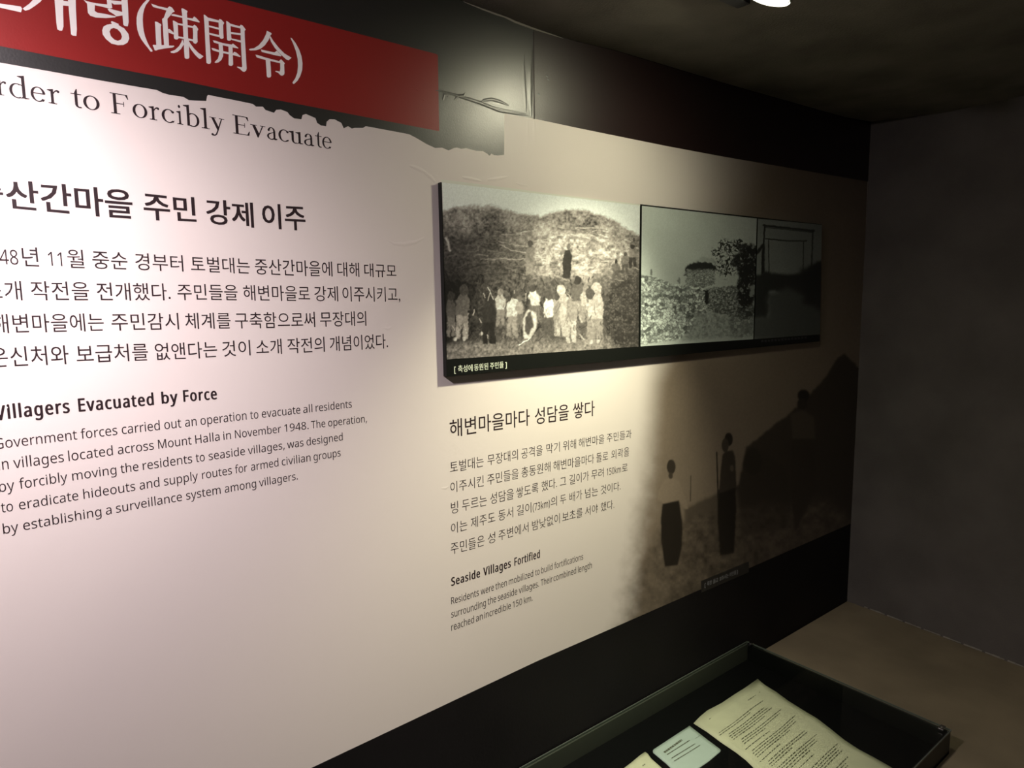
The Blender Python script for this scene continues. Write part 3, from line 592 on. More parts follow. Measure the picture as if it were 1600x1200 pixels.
set_line('text_line', M['ink'], EB, 'lat', [(0, 751, 769), (93, 738, 754), (195, 723.8, 738.5), (262, 713.8, 728.8), (372, 699, 712.3), (405, 694.4, 707.3), (535, 675.6, 688)],
         [('by', -2, 22.3), ('forcibly', 29.8, 105), ('moving', 112.5, 181.5), ('the', 188, 216), ('residents', 222.8, 300), ('to', 305.6, 319.6), ('seaside', 325.9, 382.5), ('villages,', 387, 444.4), ('was', 448.5, 474), ('designed', 478.8, 535.3)], graphic)
set_line('text_line', M['ink'], EB, 'lat', [(3, 784, 801), (70, 773.8, 790), (132, 763.8, 779.4), (247, 745.3, 760.6), (300, 737.3, 751.3), (433, 715.6, 728.8), (531, 700.5, 713)],
         [('to', 1.3, 20), ('eradicate', 29.4, 122), ('hideouts', 130, 211), ('and', 217.8, 248.8), ('supply', 256, 309), ('routes', 315.4, 362), ('for', 367, 386), ('armed', 391.9, 434.8), ('civilian', 440, 485), ('groups', 489.8, 532)], graphic)
set_line('text_line', M['ink'], EB, 'lat', [(6, 817.5, 834.4), (97, 801.9, 817.5), (240, 775.6, 790.3), (344, 757.5, 771.5), (422, 744.5, 757), (463, 737, 749.5)],
         [('by', 4.4, 28.5), ('establishing', 36, 158), ('a', 165, 174), ('surveillance', 181, 284), ('system', 290.6, 344.4), ('among', 350.9, 400), ('villagers.', 404.4, 465)], graphic)
# right column
set_line('heading_line', M['ink'], 0.004, 'han', [(720, 653.2, 681), (763, 647, 674), (804, 641.8, 667.8), (824, 639, 664.8), (867, 633.5, 659), (926, 626, 649.8)],
         [('해변마을마다', 702.5, 827.5), ('성담을', 835.5, 888.5), ('쌓다', 895, 929)], graphic, label='Korean heading under the photo board')
KB = -0.005
set_line('text_line', M['ink'], KB, 'han', [(705, 721, 739), (741, 714.5, 731.5), (809, 701.8, 718), (874, 690, 705.5), (932, 680.5, 694.5), (985, 671, 684.5)],
         [('토벌대는', 703, 755.5), ('무장대의', 761.5, 809), ('공격을', 814.5, 847.5), ('막기', 853.5, 874.5), ('위해', 879.5, 900), ('해변마을', 904, 944), ('주민들과', 948, 986.5)], graphic)
set_line('text_line', M['ink'], KB, 'han', [(715, 751, 768), (755, 742.5, 759.5), (860, 721, 736.5), (904, 713.5, 728.5), (983, 698, 712)],
         [('이주시킨', 703.5, 755.5), ('주민들을', 761, 810), ('총동원해', 814.5, 860), ('해변마을마다', 864.5, 928), ('돌로', 931.5, 950), ('외곽을', 955, 983)], graphic)
set_line('text_line', M['ink'], KB, 'han', [(714, 782.5, 801), (787, 766, 783), (813, 760.5, 777), (865, 747.5, 763), (909, 738, 753), (943, 730.5, 745), (978, 723.5, 737)],
         [('빙', 704.5, 715.5), ('두르는', 721.8, 760.5), ('성담을', 765.8, 802.5), ('쌓도록', 806.5, 841), ('했다.', 846, 870), ('그', 875, 884.5), ('길이가', 889.5, 920), ('무려', 924, 943), ('150km로', 947.8, 980.5)], graphic)
set_line('text_line', M['ink'], KB, 'han', [(716, 814.5, 831.5), (746, 806, 823), (801, 791.8, 808), (869, 775, 790), (908, 765, 780), (965, 752.8, 766.5)],
         [('이는', 704.5, 730), ('제주도', 735.5, 773.5), ('동서', 778.5, 801.5), ('길이(73km)의', 807.5, 870), ('두', 875, 884.5), ('배가', 889.7, 909.5), ('넘는', 914, 934), ('것이다.', 938.5, 969.5)], graphic)
set_line('text_line', M['ink'], KB, 'han', [(710, 847, 865), (730, 842.5, 860.5), (773, 830.5, 847), (825, 815.5, 831), (873, 802, 817.5), (933, 787, 801), (957, 781, 794.8)],
         [('주민들은', 704, 756.8), ('성', 762, 773.5), ('주변에서', 778.8, 825.5), ('밤낮없이', 831.2, 874.5), ('보초를', 878.5, 910), ('서야', 914, 934), ('했다.', 938.5, 959.5)], graphic)
set_line('heading_line', M['ink'], 0.016, 'lat', [(705, 902, 915.5), (740, 891.5, 904.5), (772, 881, 894.5), (842, 859, 871.5)],
         [('Seaside', 704.8, 750), ('Villages', 755, 798), ('Fortified', 803.5, 843.5)], graphic, label='small bold English heading')
set_line('text_line', M['ink'], EB, 'lat', [(706, 932.5, 943.8), (727, 926.5, 937.8), (778, 909, 920), (832, 890.5, 901), (862, 880, 890.3), (911, 864, 874)],
         [('Residents', 704.8, 748), ('were', 751, 771.5), ('then', 774, 791.8), ('mobilized', 794.8, 833), ('to', 836, 843), ('build', 845.5, 863), ('fortifications', 866, 911)], graphic)
set_line('text_line', M['ink'], EB, 'lat', [(706, 953.5, 965), (742, 941.8, 953.3), (765, 932.5, 944), (801, 920, 931), (848, 904, 914.3), (900, 885.5, 896), (923, 878, 888)],
         [('surrounding', 705, 759), ('the', 761.8, 775), ('seaside', 777.8, 808), ('villages.', 810.5, 842), ('Their', 844.8, 863), ('combined', 864.8, 900), ('length', 902.8, 924.5)], graphic)
set_line('text_line', M['ink'], EB, 'lat', [(706, 973.5, 985.5), (739, 962, 973.3), (781, 946.3, 957), (821, 932, 942.5), (832, 928, 938.3)],
         [('reached', 705, 740.5), ('an', 743.5, 754), ('incredible', 756.5, 798), ('150', 801, 815.5), ('km.', 818.5, 832)], graphic)

# ---------------------------------------------------------------- printed pictures: procedural rasters carried as vertex colours
def up(a, h, w):
    H, Wd = a.shape; y = np.linspace(0, H - 1.001, h); x = np.linspace(0, Wd - 1.001, w)
    y0 = y.astype(int); x0 = x.astype(int); fy = (y - y0)[:, None]; fx = (x - x0)[None]
    fy = fy * fy * (3 - 2 * fy); fx = fx * fx * (3 - 2 * fx)
    return (a[y0][:, x0] * (1 - fy) + a[y0 + 1][:, x0] * fy) * (1 - fx) + (a[y0][:, x0 + 1] * (1 - fy) + a[y0 + 1][:, x0 + 1] * fy) * fx
class Ras:
    def __init__(s, x0, y0, x1, y1, k):
        s.x0, s.y0, s.k = x0, y0, k
        s.w = int((x1 - x0) * k); s.h = int((y1 - y0) * k); s.a = np.zeros((s.h, s.w))
        s.X, s.Y = np.meshgrid(x0 + (np.arange(s.w) + .5) / k, y0 + (np.arange(s.h) + .5) / k)
    def fbm(s, cell, octs=4, gain=0.55):
        o = np.zeros((s.h, s.w)); amp = 1; tot = 0
        for i in range(octs):
            c = cell * s.k / 2 ** i
            if c < 0.8: break
            o += amp * up(rng.random((int(s.h / c) + 3, int(s.w / c) + 3)), s.h, s.w); tot += amp; amp *= gain
        return o / tot
    def blur(s, m, r):
        r = r * s.k
        if r < 0.3: return m
        fy = np.fft.fftfreq(m.shape[0] + 64)[:, None]; fx = np.fft.fftfreq(m.shape[1] + 64)[None]
        p = np.pad(m, 32, mode='edge')
        return np.real(np.fft.ifft2(np.fft.fft2(p) * np.exp(-2 * (math.pi * r) ** 2 * (fx ** 2 + fy ** 2))))[32:-32, 32:-32]
    def window(s, x0, y0, x1, y1, mg):
        a = max(0, int((x0 - mg - s.x0) * s.k)); b = min(s.w, int((x1 + mg - s.x0) * s.k) + 1)
        c = max(0, int((y0 - mg - s.y0) * s.k)); d = min(s.h, int((y1 + mg - s.y0) * s.k) + 1)
        return a, max(b, a + 1), c, max(d, c + 1)
    def pmask(s, pts, soft=0.5, rag=0.0, cell=4):
        n = len(pts); full = np.zeros((s.h, s.w))
        a, b, c, d = s.window(min(p[0] for p in pts), min(p[1] for p in pts), max(p[0] for p in pts), max(p[1] for p in pts), rag + soft * 4 + 1)
        X, Y = s.X[c:d, a:b], s.Y[c:d, a:b]
        if not X.size: return full
        if rag:
            cc = max(1.0, cell * s.k); gh, gw = int((d - c) / cc) + 3, int((b - a) / cc) + 3
            X = X + rag * (up(rng.random((gh * 2, gw * 2)), d - c, b - a) * .4 + up(rng.random((gh, gw)), d - c, b - a) * .6 - .5) * 2
            Y = Y + rag * (up(rng.random((gh * 2, gw * 2)), d - c, b - a) * .4 + up(rng.random((gh, gw)), d - c, b - a) * .6 - .5) * 2
        m = np.zeros(X.shape, bool)
        for i in range(n):
            xa, ya = pts[i]; xb, yb = pts[(i + 1) % n]
            if ya == yb: continue
            m ^= ((Y > ya) != (Y > yb)) & (X < (xb - xa) * (Y - ya) / (yb - ya) + xa)
        full[c:d, a:b] = s.blur(m.astype(float), soft)
        return full
    def emask(s, cx, cy, rx, ry, soft=0.4, rot=0):
        full = np.zeros((s.h, s.w)); q_ = max(rx, ry)
        a, b, c_, d_ = s.window(cx - q_, cy - q_, cx + q_, cy + q_, soft * 4 + 1)
        c, q = math.cos(rot), math.sin(rot); dx = s.X[c_:d_, a:b] - cx; dy = s.Y[c_:d_, a:b] - cy
        if not dx.size: return full
        d = ((dx * c + dy * q) / rx) ** 2 + ((-dx * q + dy * c) / ry) ** 2
        full[c_:d_, a:b] = s.blur((d < 1).astype(float), soft)
        return full
    def lmask(s, pts, w, soft=0.3):
        full = np.zeros((s.h, s.w))
        a, b, c, e = s.window(min(p[0] for p in pts), min(p[1] for p in pts), max(p[0] for p in pts), max(p[1] for p in pts), w + soft * 2 + 1)
        GX, GY = s.X[c:e, a:b], s.Y[c:e, a:b]; m = np.zeros(GX.shape)
        if not m.size: return full
        for (xa, ya), (xb, yb) in zip(pts[:-1], pts[1:]):
            dx, dy = xb - xa, yb - ya; t = np.clip(((GX - xa) * dx + (GY - ya) * dy) / (dx * dx + dy * dy + 1e-9), 0, 1)
            d = np.hypot(GX - xa - t * dx, GY - ya - t * dy)
            m = np.maximum(m, np.clip((w / 2 - d) / (soft + 1e-6) + .5, 0, 1))
        full[c:e, a:b] = m
        return full
    def put(s, m, v): s.a = s.a * (1 - m) + v * m
    def cells(s, size, asp=1.0):
        """stone-like cells: returns (edge distance 0..1, value per stone)"""
        cx = int(s.w / s.k / size) + 3; cy = int(s.h / s.k / size * asp) + 3
        jx = rng.random((cy, cx)); jy = rng.random((cy, cx)); val = rng.random((cy, cx))
        gx = (s.X - s.x0) / size; gy = (s.Y - s.y0) / size * asp
        ix = gx.astype(int); iy = gy.astype(int); f1 = np.full(gx.shape, 9.); f2 = f1.copy(); vv = np.zeros(gx.shape)
        for dy in (-1, 0, 1):
            for dx in (-1, 0, 1):
                jxi = np.clip(ix + dx, 0, cx - 1); jyi = np.clip(iy + dy, 0, cy - 1)
                d = np.hypot(ix + dx + jx[jyi, jxi] - gx, iy + dy + jy[jyi, jxi] - gy)
                v = val[jyi, jxi]
                f2 = np.where(d < f1, f1, np.minimum(f2, d)); vv = np.where(d < f1, v, vv); f1 = np.minimum(f1, d)
        return np.clip((f2 - f1) * 3, 0, 1), vv
    def sample(s, px, py):
        u = np.clip((px - s.x0) * s.k - .5, 0, s.w - 1.01); v = np.clip((py - s.y0) * s.k - .5, 0, s.h - 1.01)
        i = v.astype(int); j = u.astype(int); fy = v - i; fx = u - j
        return (s.a[i, j] * (1 - fx) + s.a[i, j + 1] * fx) * (1 - fy) + (s.a[i + 1, j] * (1 - fx) + s.a[i + 1, j + 1] * fx) * fy

def print_sheet(name, corners, y, step, colour, m, parent, label=None):
    """flat sheet between four wall points (bl, br, tr, tl), coloured per vertex by colour(px, py)"""
    bl, br, tr, tl = [np.array(c) for c in corners]
    nx = max(2, int(np.linalg.norm(br - bl) / step)); nz = max(2, int(np.linalg.norm(tl - bl) / step))
    u = np.linspace(0, 1, nx + 1)[None, :, None]; v = np.linspace(0, 1, nz + 1)[:, None, None]
    P = (bl * (1 - u) + br * u) * (1 - v) + (tl * (1 - u) + tr * u) * v
    X, Z = P[..., 0], P[..., 1]
    px, py = to_px(X, np.full_like(X, y), Z)
    col = colour(px, py)
    N = (nx + 1) * (nz + 1); co = np.stack([X, np.full_like(X, y), Z], -1).reshape(-1).astype('f')
    idx = np.arange(N).reshape(nz + 1, nx + 1)
    q = np.stack([idx[:-1, :-1], idx[:-1, 1:], idx[1:, 1:], idx[1:, :-1]], -1).reshape(-1)
    me = bpy.data.meshes.new(name); me.vertices.add(N); me.vertices.foreach_set('co', co)
    nf = nx * nz; me.loops.add(nf * 4); me.loops.foreach_set('vertex_index', q.astype('i'))
    me.polygons.add(nf); me.polygons.foreach_set('loop_start', np.arange(0, nf * 4, 4, dtype='i'))
    me.update(calc_edges=True); me.validate()
    at = me.color_attributes.new('print', 'FLOAT_COLOR', 'POINT')
    rgba = np.ones((N, 4), 'f'); rgba[:, :3] = col.reshape(-1, 3); at.data.foreach_set('color', rgba.reshape(-1))
    o = link(name, me, m, parent)
    if label: o['label'] = label
    return o
def smooth(a, b, x):
    t = np.clip((x - a) / (b - a), 0, 1); return t * t * (3 - 2 * t)

# --- sepia mural at the right end: women standing guard below a stone wall
r = Ras(930, 210, 1380, 1010, 1.6)
Cm = lambda p: crop(960, 560, 2.727, p)
r.a[:] = 0.36 + 0.05 * (r.fbm(60, 3) - .5)                                      # sky
r.put(r.pmask(Cm([(560, 380), (700, 270), (800, 190), (900, 80), (950, 0), (980, -20), (1060, 60), (1060, 760), (500, 940), (380, 960), (420, 600), (530, 540)]), 1.2, 2, 8), 0.085)   # dark hill / wall
r.put(r.pmask(Cm([(300, 640), (440, 575), (520, 560), (540, 700), (300, 720)]), 2, 2), 0.16)
gr = r.pmask(Cm([(-60, 1200), (60, 1000), (130, 840), (200, 700), (300, 690), (420, 660), (900, 600), (1060, 740), (1060, 900), (300, 1200)]), 5, 8, 14)
r.put(gr, 0.14 + 0.22 * (r.fbm(9, 4) - .4) + 0.10 * smooth(1100, 990, r.X))
r.put(r.pmask(Cm([(560, 400), (640, 400), (740, 480), (760, 720), (540, 760), (530, 520)]), 2, 2) * .5, 0.06)
# first woman: white blouse, long dark skirt
r.put(r.pmask(Cm([(205, 620), (275, 600), (290, 700), (288, 800), (270, 880), (215, 888), (200, 780), (198, 680)]), .8), 0.035)
r.put(r.pmask(Cm([(215, 515), (240, 508), (275, 520), (300, 590), (315, 640), (300, 640), (275, 605), (210, 618), (185, 600), (190, 560)]), .7), 0.42)
r.put(r.emask(*Cm([(242, 462)])[0], 6.8, 11.5), 0.07); r.put(r.emask(*Cm([(240, 500)])[0], 3.5, 5), 0.10)
r.put(r.lmask(Cm([(326, 500), (324, 608)]), 1.4), 0.12)
# second woman: dark, with a long spear
r.put(r.pmask(Cm([(440, 560), (515, 540), (520, 640), (510, 830), (450, 840), (440, 700)]), 1), 0.03)
r.put(r.pmask(Cm([(460, 410), (475, 395), (505, 392), (515, 420), (520, 550), (445, 575), (452, 480)]), .8), 0.075)
r.put(r.emask(*Cm([(487, 345)])[0], 6.5, 10.5), 0.04); r.put(r.emask(*Cm([(472, 370)])[0], 5.5, 11), 0.10)
r.put(r.lmask(Cm([(436, 400), (442, 600)]), 2.2), 0.06); r.put(r.emask(*Cm([(500, 468)])[0], 3, 5), .18)
# seated figure and the tall one against the hill
r.put(r.emask(*Cm([(590, 440)])[0], 14, 22, 1.5), 0.055)
r.put(r.emask(*Cm([(806, 158)])[0], 9.5, 9.5, .8), 0.03); r.put(r.emask(*Cm([(800, 195)])[0], 8, 9, .8), 0.06)
r.put(r.pmask(Cm([(750, 240), (800, 220), (850, 250), (855, 345), (760, 345)]), 1.2), 0.15)
r.put(r.pmask(Cm([(755, 345), (850, 345), (860, 560), (770, 740), (750, 560)]), 1.2), 0.075)
r.a *= 1 + 0.16 * (r.fbm(2.2, 2) - .5)
r.a = np.clip(r.a, 0.01, 1)
edge = np.interp(r.Y, [200, 300, 430, 600, 700, 800, 900, 1000], [1150, 1125, 1075, 1022, 1014, 1004, 985, 968])
fw = np.interp(r.Y, [200, 430, 600, 800, 1000], [105, 60, 26, 26, 30])
sep = r.a.copy(); r.a = smooth(-1, 1, (r.X - edge + 10 * (r.fbm(22, 4) - .5) * np.interp(r.Y, [600, 900], [0.1, 3.0])) / fw); fade_r = r
sr = Ras(930, 210, 1380, 1010, 1.6); sr.a = sep
tint = np.array([1.0, 0.80, 0.60])
def mural_col(px, py):
    f = fade_r.sample(px, py)[..., None]; s = sr.sample(px, py)[..., None]
    return np.array(BEIGE) * (1 - f) + s * tint * 0.62 * f
x0 = on_wall(940, 600)[0]; x1 = on_wall(1345, 500)[0] + 0.028
zb_ = lambda x: float(np.interp(x, [p[0] for p in bw], [p[1] for p in bw]))
zt_ = lambda x: float(np.interp(x, [p[0] for p in tw], [p[1] for p in tw]))
m_mural = attr_mat('printed_mural_vinyl', 0.42, 0.35, 0.12, 14, 0.002)
print_sheet('mural_photo', [(x0, zb_(x0)), (cb[0] + 0.012, on_wall(1334, 816)[1]), (ct[0] - 0.002, on_wall(1358, 284)[1]), (x0, zt_(x0))], L0(1.5), 0.0019, mural_col, m_mural, graphic,
            'sepia photograph of standing women fading into the cream')
MB().flat([W([(1095, 908), (1170, 877), (1170, 894), (1096, 926)])], L0(2)).build('caption_strip', M['black'], graphic)
capmat = mat('grey_caption_lettering', (0.30, 0.30, 0.33), 0.5, 0.3)
set_line('caption_line', capmat, 0, 'han', [(1102, 910, 917), (1153, 889.5, 896)], [('[', 1101, 1102.5), ('죽창', 1104.5, 1112), ('들고', 1114, 1122), ('보초서는', 1124, 1138), ('여인들', 1140, 1150), (']', 1151, 1152.5)], graphic)

# ---------------------------------------------------------------- photo board
TB = 0.008
YB = D - 0.0012 - TB                 # front face of the board
board = tag(empty('photo_board', (0, 0, 0)), 'long black-edged board with three old black and white photographs mounted on the wall graphic', 'photo board')
WB = lambda pts: [on_wall(px, py, YB) for px, py in pts]
b_tl, b_tr, b_br, b_bl = WB([(689.2, 284.5), (1284, 350.5), (1281, 533.5), (697.8, 588.5)])
def slab(cs, y0, y1):
    V = [(x, y0, z) for x, z in cs] + [(x, y1, z) for x, z in cs]
    return V, [(0, 1, 2, 3), (7, 6, 5, 4)] + [(i, i + 4, (i + 1) % 4 + 4, (i + 1) % 4) for i in range(4)]
MB().add(*slab([b_bl, b_br, b_tr, b_tl], YB, D - 0.0008)).build('backing_board', M['board'], board)
C5 = lambda p: crop(680, 270, 3.636, p)
C6 = lambda p: crop(980, 300, 4.0, p)
# photograph 1: villagers building a stone wall
p1 = Ras(684, 278, 1010, 570, 2.6)
p1.a[:] = 0.84
hill = p1.pmask(C5([(0, 240), (35, 222), (100, 200), (200, 185), (330, 190), (430, 218), (520, 242), (600, 248), (700, 218), (800, 210), (900, 228), (1000, 262), (1080, 312), (1200, 385), (1200, 1200), (0, 1200)]), 1.6, 2.5, 5)
nz = p1.fbm(3.2, 3); nb = p1.fbm(24, 3)
p1.put(hill, np.clip(0.27 + 0.50 * (nz - .5) + 0.40 * (nb - .5) + 0.16 * smooth(330, 322, p1.Y), .02, 1))
p1.put(p1.pmask(C5([(0, 330), (200, 340), (420, 380), (520, 400), (520, 560), (400, 600), (0, 700)]), 7, 6, 14) * .75, np.clip(0.07 + 0.22 * (nz - .45), .015, 1))
p1.put(p1.pmask(C5([(560, 380), (700, 345), (900, 360), (1130, 430), (1100, 520), (900, 600), (600, 620), (540, 500)]), 6, 5, 10) * .8, np.clip(0.42 + 1.1 * (p1.fbm(5, 3) - .5), .05, 1))
for a in ([(350, 400), (430, 440), (520, 455)], [(360, 390), (450, 410), (520, 420)], [(260, 490), (520, 490)], [(240, 460), (300, 470)], [(590, 390), (700, 355), (860, 350)], [(380, 350), (480, 345)], [(640, 400), (720, 390)]):
    p1.put(p1.lmask(C5(a), 1.3, 1.0) * .75, 0.55)
for a in ([(780, 368), (860, 375), (960, 415)], [(620, 540), (740, 480), (800, 500)], [(870, 480), (1000, 500)], [(260, 530), (520, 545)]):
    p1.put(p1.lmask(C5(a), 4.2, 3.0) * .6, 0.12)
p1.put(p1.pmask(C5([(780, 530), (850, 535), (895, 600), (880, 650), (830, 620)]), 1.2, 1.5), 0.72)
p1.put(p1.pmask(C5([(0, 560), (200, 580), (600, 600), (960, 640), (1000, 900), (0, 1000)]), 6, 5, 12) * .8, np.clip(0.22 + 0.65 * (p1.fbm(3.4, 3) - .5), .02, 1))
ce, cv = p1.cells(4.2)
p1.put(p1.pmask(C5([(0, 900), (300, 930), (500, 900), (700, 930), (900, 880), (1000, 950), (1200, 980), (1200, 1200), (0, 1200)]), 5, 5, 12) * .75, np.clip(0.16 + 0.45 * ce * cv, .03, 1))
p1.put(p1.pmask(C5([(1010, 600), (1100, 560), (1170, 490), (1200, 480), (1200, 1000), (980, 980), (940, 820)]), 3, 4, 8) * .92, np.clip(0.07 + 0.20 * ce * cv, .02, 1))
# undergrowth, tools and ragged clothing: many short strokes
for k in range(520):
    x = random.uniform(45, 1000); y = random.uniform(560, 1010); l = random.uniform(12, 46)
    if x > 940 and y < 800: continue
    a_ = random.gauss(1.5, .45); v = random.choice((.03, .05, .10, .16, .30, .45)) if x > 200 else random.choice((.03, .06, .10, .22))
    if 950 < y and random.random() < .6: v, a_ = random.choice((.08, .2, .28)), random.gauss(0, .3)
    p1.put(p1.lmask(C5([(x, y), (x + l * math.cos(a_), y + l * math.sin(a_))]), random.uniform(.7, 2.2), .7) * .8, v)
for k in range(230):
    x = random.uniform(45, 1140); y = random.uniform(300, 600); l = random.uniform(20, 90); a_ = random.gauss(.05, .22)
    if x < 480: v = random.choice((.04, .08, .14, .30))
    else: v = random.choice((.10, .25, .6, .7))
    p1.put(p1.lmask(C5([(x, y), (x + l * math.cos(a_), y + l * math.sin(a_))]), random.uniform(.6, 2.0), .9) * .6, v)
land = p1.blur((p1.a < .80).astype(float), 1.0)
p1.a = p1.a * (1 - .12 * land - .50 * land * smooth(395, 450, p1.Y) - .34 * land * smooth(800, 700, p1.X) * smooth(345, 380, p1.Y))
p1.put(p1.pmask(C5([(0, 985), (300, 960), (700, 960), (1000, 940), (1000, 1100), (0, 1100)]), 4, 5, 10) * .6, np.clip(.28 + .5 * (p1.fbm(3, 2) - .5), .03, 1))
def person(cx, top, h, w, head, torso, legs, lean=0.0):
    """small printed figure in crop units"""
    torso *= .85; legs *= .72; head *= .75
    hr = h * .085
    p1.put(p1.pmask(C5([(cx - w * .42 + lean, top + h * .52), (cx + w * .42 + lean, top + h * .52), (cx + w * .46, top + h), (cx + w * .08, top + h * .98), (cx, top + h * .66), (cx - w * .10, top + h), (cx - w * .46, top + h)]), .5, 1.6, 3), legs)
    p1.put(p1.pmask(C5([(cx - w * .22 + lean * 2, top + h * .15), (cx + w * .22 + lean * 2, top + h * .15), (cx + w * .52 + lean, top + h * .28), (cx + w * .44, top + h * .56), (cx - w * .44, top + h * .56), (cx - w * .52 + lean, top + h * .28)]), .5, 1.6, 3), torso)
    p1.put(p1.emask(*C5([(cx + lean * 2.4, top + hr)])[0], hr / 3.636, hr * 1.25 / 3.636, .35), head)
for a in ((540, 385, 195, 52, .10, .22, .30), (640, 445, 135, 26, .4, .55, .5), (150, 640, 305, 80, .08, .14, .40, 6), (370, 660, 210, 56, .3, .62, .30), (305, 690, 285, 84, .05, .04, .03),
          (435, 670, 260, 72, .1, .66, .36, 12), (570, 640, 200, 60, .09, .66, .2, -8), (645, 670, 270, 60, .10, .74, .12), (715, 640, 290, 84, .66, .50, .52), (770, 640, 330, 60, .1, .3, .6, 10),
          (810, 590, 250, 78, .05, .12, .35), (855, 640, 210, 60, .3, .42, .34), (915, 630, 355, 84, .50, .46, .34), (1028, 495, 110, 50, .04, .12, .1), (1078, 450, 120, 44, .08, .16, .1), (1122, 408, 130, 52, .05, .22, .06),
          (90, 680, 250, 50, .05, .10, .2), (480, 700, 180, 40, .2, .35, .2), (690, 690, 190, 36, .1, .3, .3), (880, 660, 300, 40, .1, .5, .35)):
    person(*a)
for x, y in ((112, 945), (168, 942), (888, 960), (925, 958), (262, 915)): p1.put(p1.emask(*C5([(x, y)])[0], 2.2, 3.2, .6, .6) * .8, .6)
for k in range(110):
    x = random.uniform(60, 950); y = random.uniform(640, 930); l = random.uniform(14, 50); a_ = random.gauss(1.5, .3)
    p1.put(p1.lmask(C5([(x, y), (x + l * math.cos(a_), y + l * math.sin(a_))]), random.uniform(.7, 1.6), .7) * .65, random.choice((.03, .05, .08, .5)))
# crouching man, basket shape, dark standing man on the wall
p1.put(p1.pmask(C5([(495, 830), (530, 775), (575, 800), (575, 880), (540, 945), (505, 940)]), .7), .55); p1.put(p1.pmask(C5([(510, 820), (545, 785), (560, 870), (530, 925), (508, 900)]), .7), .07)
p1.put(p1.pmask(C5([(735, 440), (765, 432), (778, 470), (770, 560), (768, 600), (728, 600), (722, 520)]), .5), .03); p1.put(p1.emask(*C5([(756, 418)])[0], 3, 5), .12)
p1.put(p1.lmask(C5([(300, 650), (330, 720)]), 1), .6); p1.put(p1.lmask(C5([(475, 980), (540, 940)]), 1.6), .7)
# hill texture on the left with a pale track
p1.put(p1.lmask(C5([(62, 370), (85, 440)]), 3, 2), .5)
# age the print: waver the outlines, darken in blotches, grain
wx = (p1.fbm(6, 3) - .5) * 3.4; wy = (p1.fbm(6, 3) - .5) * 3.4
old = p1.sample(p1.X + wx, p1.Y + wy)
land = p1.blur((old < .80).astype(float), 1.0)
blot = 1 + land * (0.5 * (p1.fbm(9, 3) - .5) + .75 * (p1.fbm(2.4, 2) - .5))
dark = 1
p1.a = np.clip(old * blot * dark, .012, 1)
p1.a = np.clip(p1.a * (1 + 0.28 * (p1.fbm(1.2, 2) - .5)), .01, .9)
def tone1(px, py):
    s = p1.sample(px, py)[..., None]
    return s * np.array([1.0, 0.93, 0.86]) * (1 - smooth(.3, .7, s)) + s * np.array([0.93, 1.0, 0.97]) * smooth(.3, .7, s)
# photograph 2: round stone watch hut and field walls
p2 = Ras(996, 312, 1192, 550, 3.0)
p2.a[:] = 0.58 + 0.08 * (p2.fbm(40, 3) - .5) - 0.0006 * (p2.X - 1000)
ce, cv = p2.cells(5.0, 1.15); ce2, cv2 = p2.cells(3.0, 1.7)
st = np.clip(0.05 + 0.80 * smooth(-.15, .75, ce) * (0.10 + .90 * cv) * (.05 + 1.8 * p2.fbm(2.6, 3)) , .03, .75)
p2.put(p2.pmask(C6([(60, 515), (140, 525), (200, 542), (300, 575), (365, 582), (480, 605), (500, 740), (430, 850), (330, 920), (60, 960)]), .5, 1.2, 3), st)
p2.put(p2.pmask(C6([(430, 760), (560, 750), (660, 790), (700, 900), (330, 930), (400, 870)]), 2, 2, 6), np.clip(.34 + .4 * (p2.fbm(3, 3) - .5), .05, 1))
p2.put(p2.pmask(C6([(490, 605), (700, 580), (740, 800), (600, 765), (505, 742)]), .6, 1, 3), np.clip(.08 + .42 * ce2 * cv2, .03, 1))
p2.put(p2.pmask(C6([(365, 478), (550, 482), (552, 575), (470, 600), (365, 582)]), .4, .6, 3), np.clip(.08 + .5 * ce2 * (.3 + .7 * cv2), .03, 1))
p2.put(p2.pmask(C6([(480, 610), (512, 612), (510, 690), (498, 705), (485, 690)]), .4), .03)
p2.put(p2.pmask(C6([(358, 525), (362, 470), (390, 448), (450, 438), (520, 442), (560, 470), (556, 490), (520, 482), (420, 488), (372, 482), (366, 525)]), .6, 1.4, 2.5), .03)
p2.put(p2.pmask(C6([(400, 440), (470, 405), (540, 420), (560, 445), (470, 440)]), 1.5, 2, 3) * .35, .2)
tree = p2.pmask(C6([(700, 340), (740, 320), (820, 330), (830, 600), (780, 700), (860, 800), (700, 800), (690, 600), (690, 480), (640, 470), (680, 400)]), 1.2, 5, 5)
p2.put(tree, np.clip(.025 + .25 * smooth(.62, .8, p2.fbm(3, 3)), 0, 1))
for cx, cy, rr in ((600, 330, 40), (570, 400, 40), (640, 430, 45), (590, 470, 45), (660, 350, 50), (560, 370, 30), (610, 510, 30), (655, 480, 40), (700, 330, 40), (640, 345, 35), (720, 360, 45), (690, 430, 40)):
    lm = p2.emask(*C6([(cx, cy)])[0], rr / 4, rr / 4, 1.5) * smooth(.52, .60, p2.fbm(2.4, 3)); p2.put(lm, .04)
for a in ([(700, 480), (640, 420), (590, 300)], [(690, 420), (620, 350)], [(700, 400), (560, 400), (520, 365)], [(720, 470), (600, 520)]): p2.put(p2.lmask(C6(a), .8, .5), .05)
p2.put(p2.pmask(C6([(770, 590), (800, 580), (800, 640), (770, 660)]), 1), .28)
p2.put(p2.emask(*C6([(150, 500)])[0], 2, 5.5), .16); p2.put(p2.emask(*C6([(325, 555)])[0], 1.6, 5), .22)
p2.put(p2.pmask(C6([(640, 780), (800, 700), (800, 900), (650, 905)]), 2, 3, 4) * .7, np.clip(.06 + .35 * ce * cv, .02, 1))
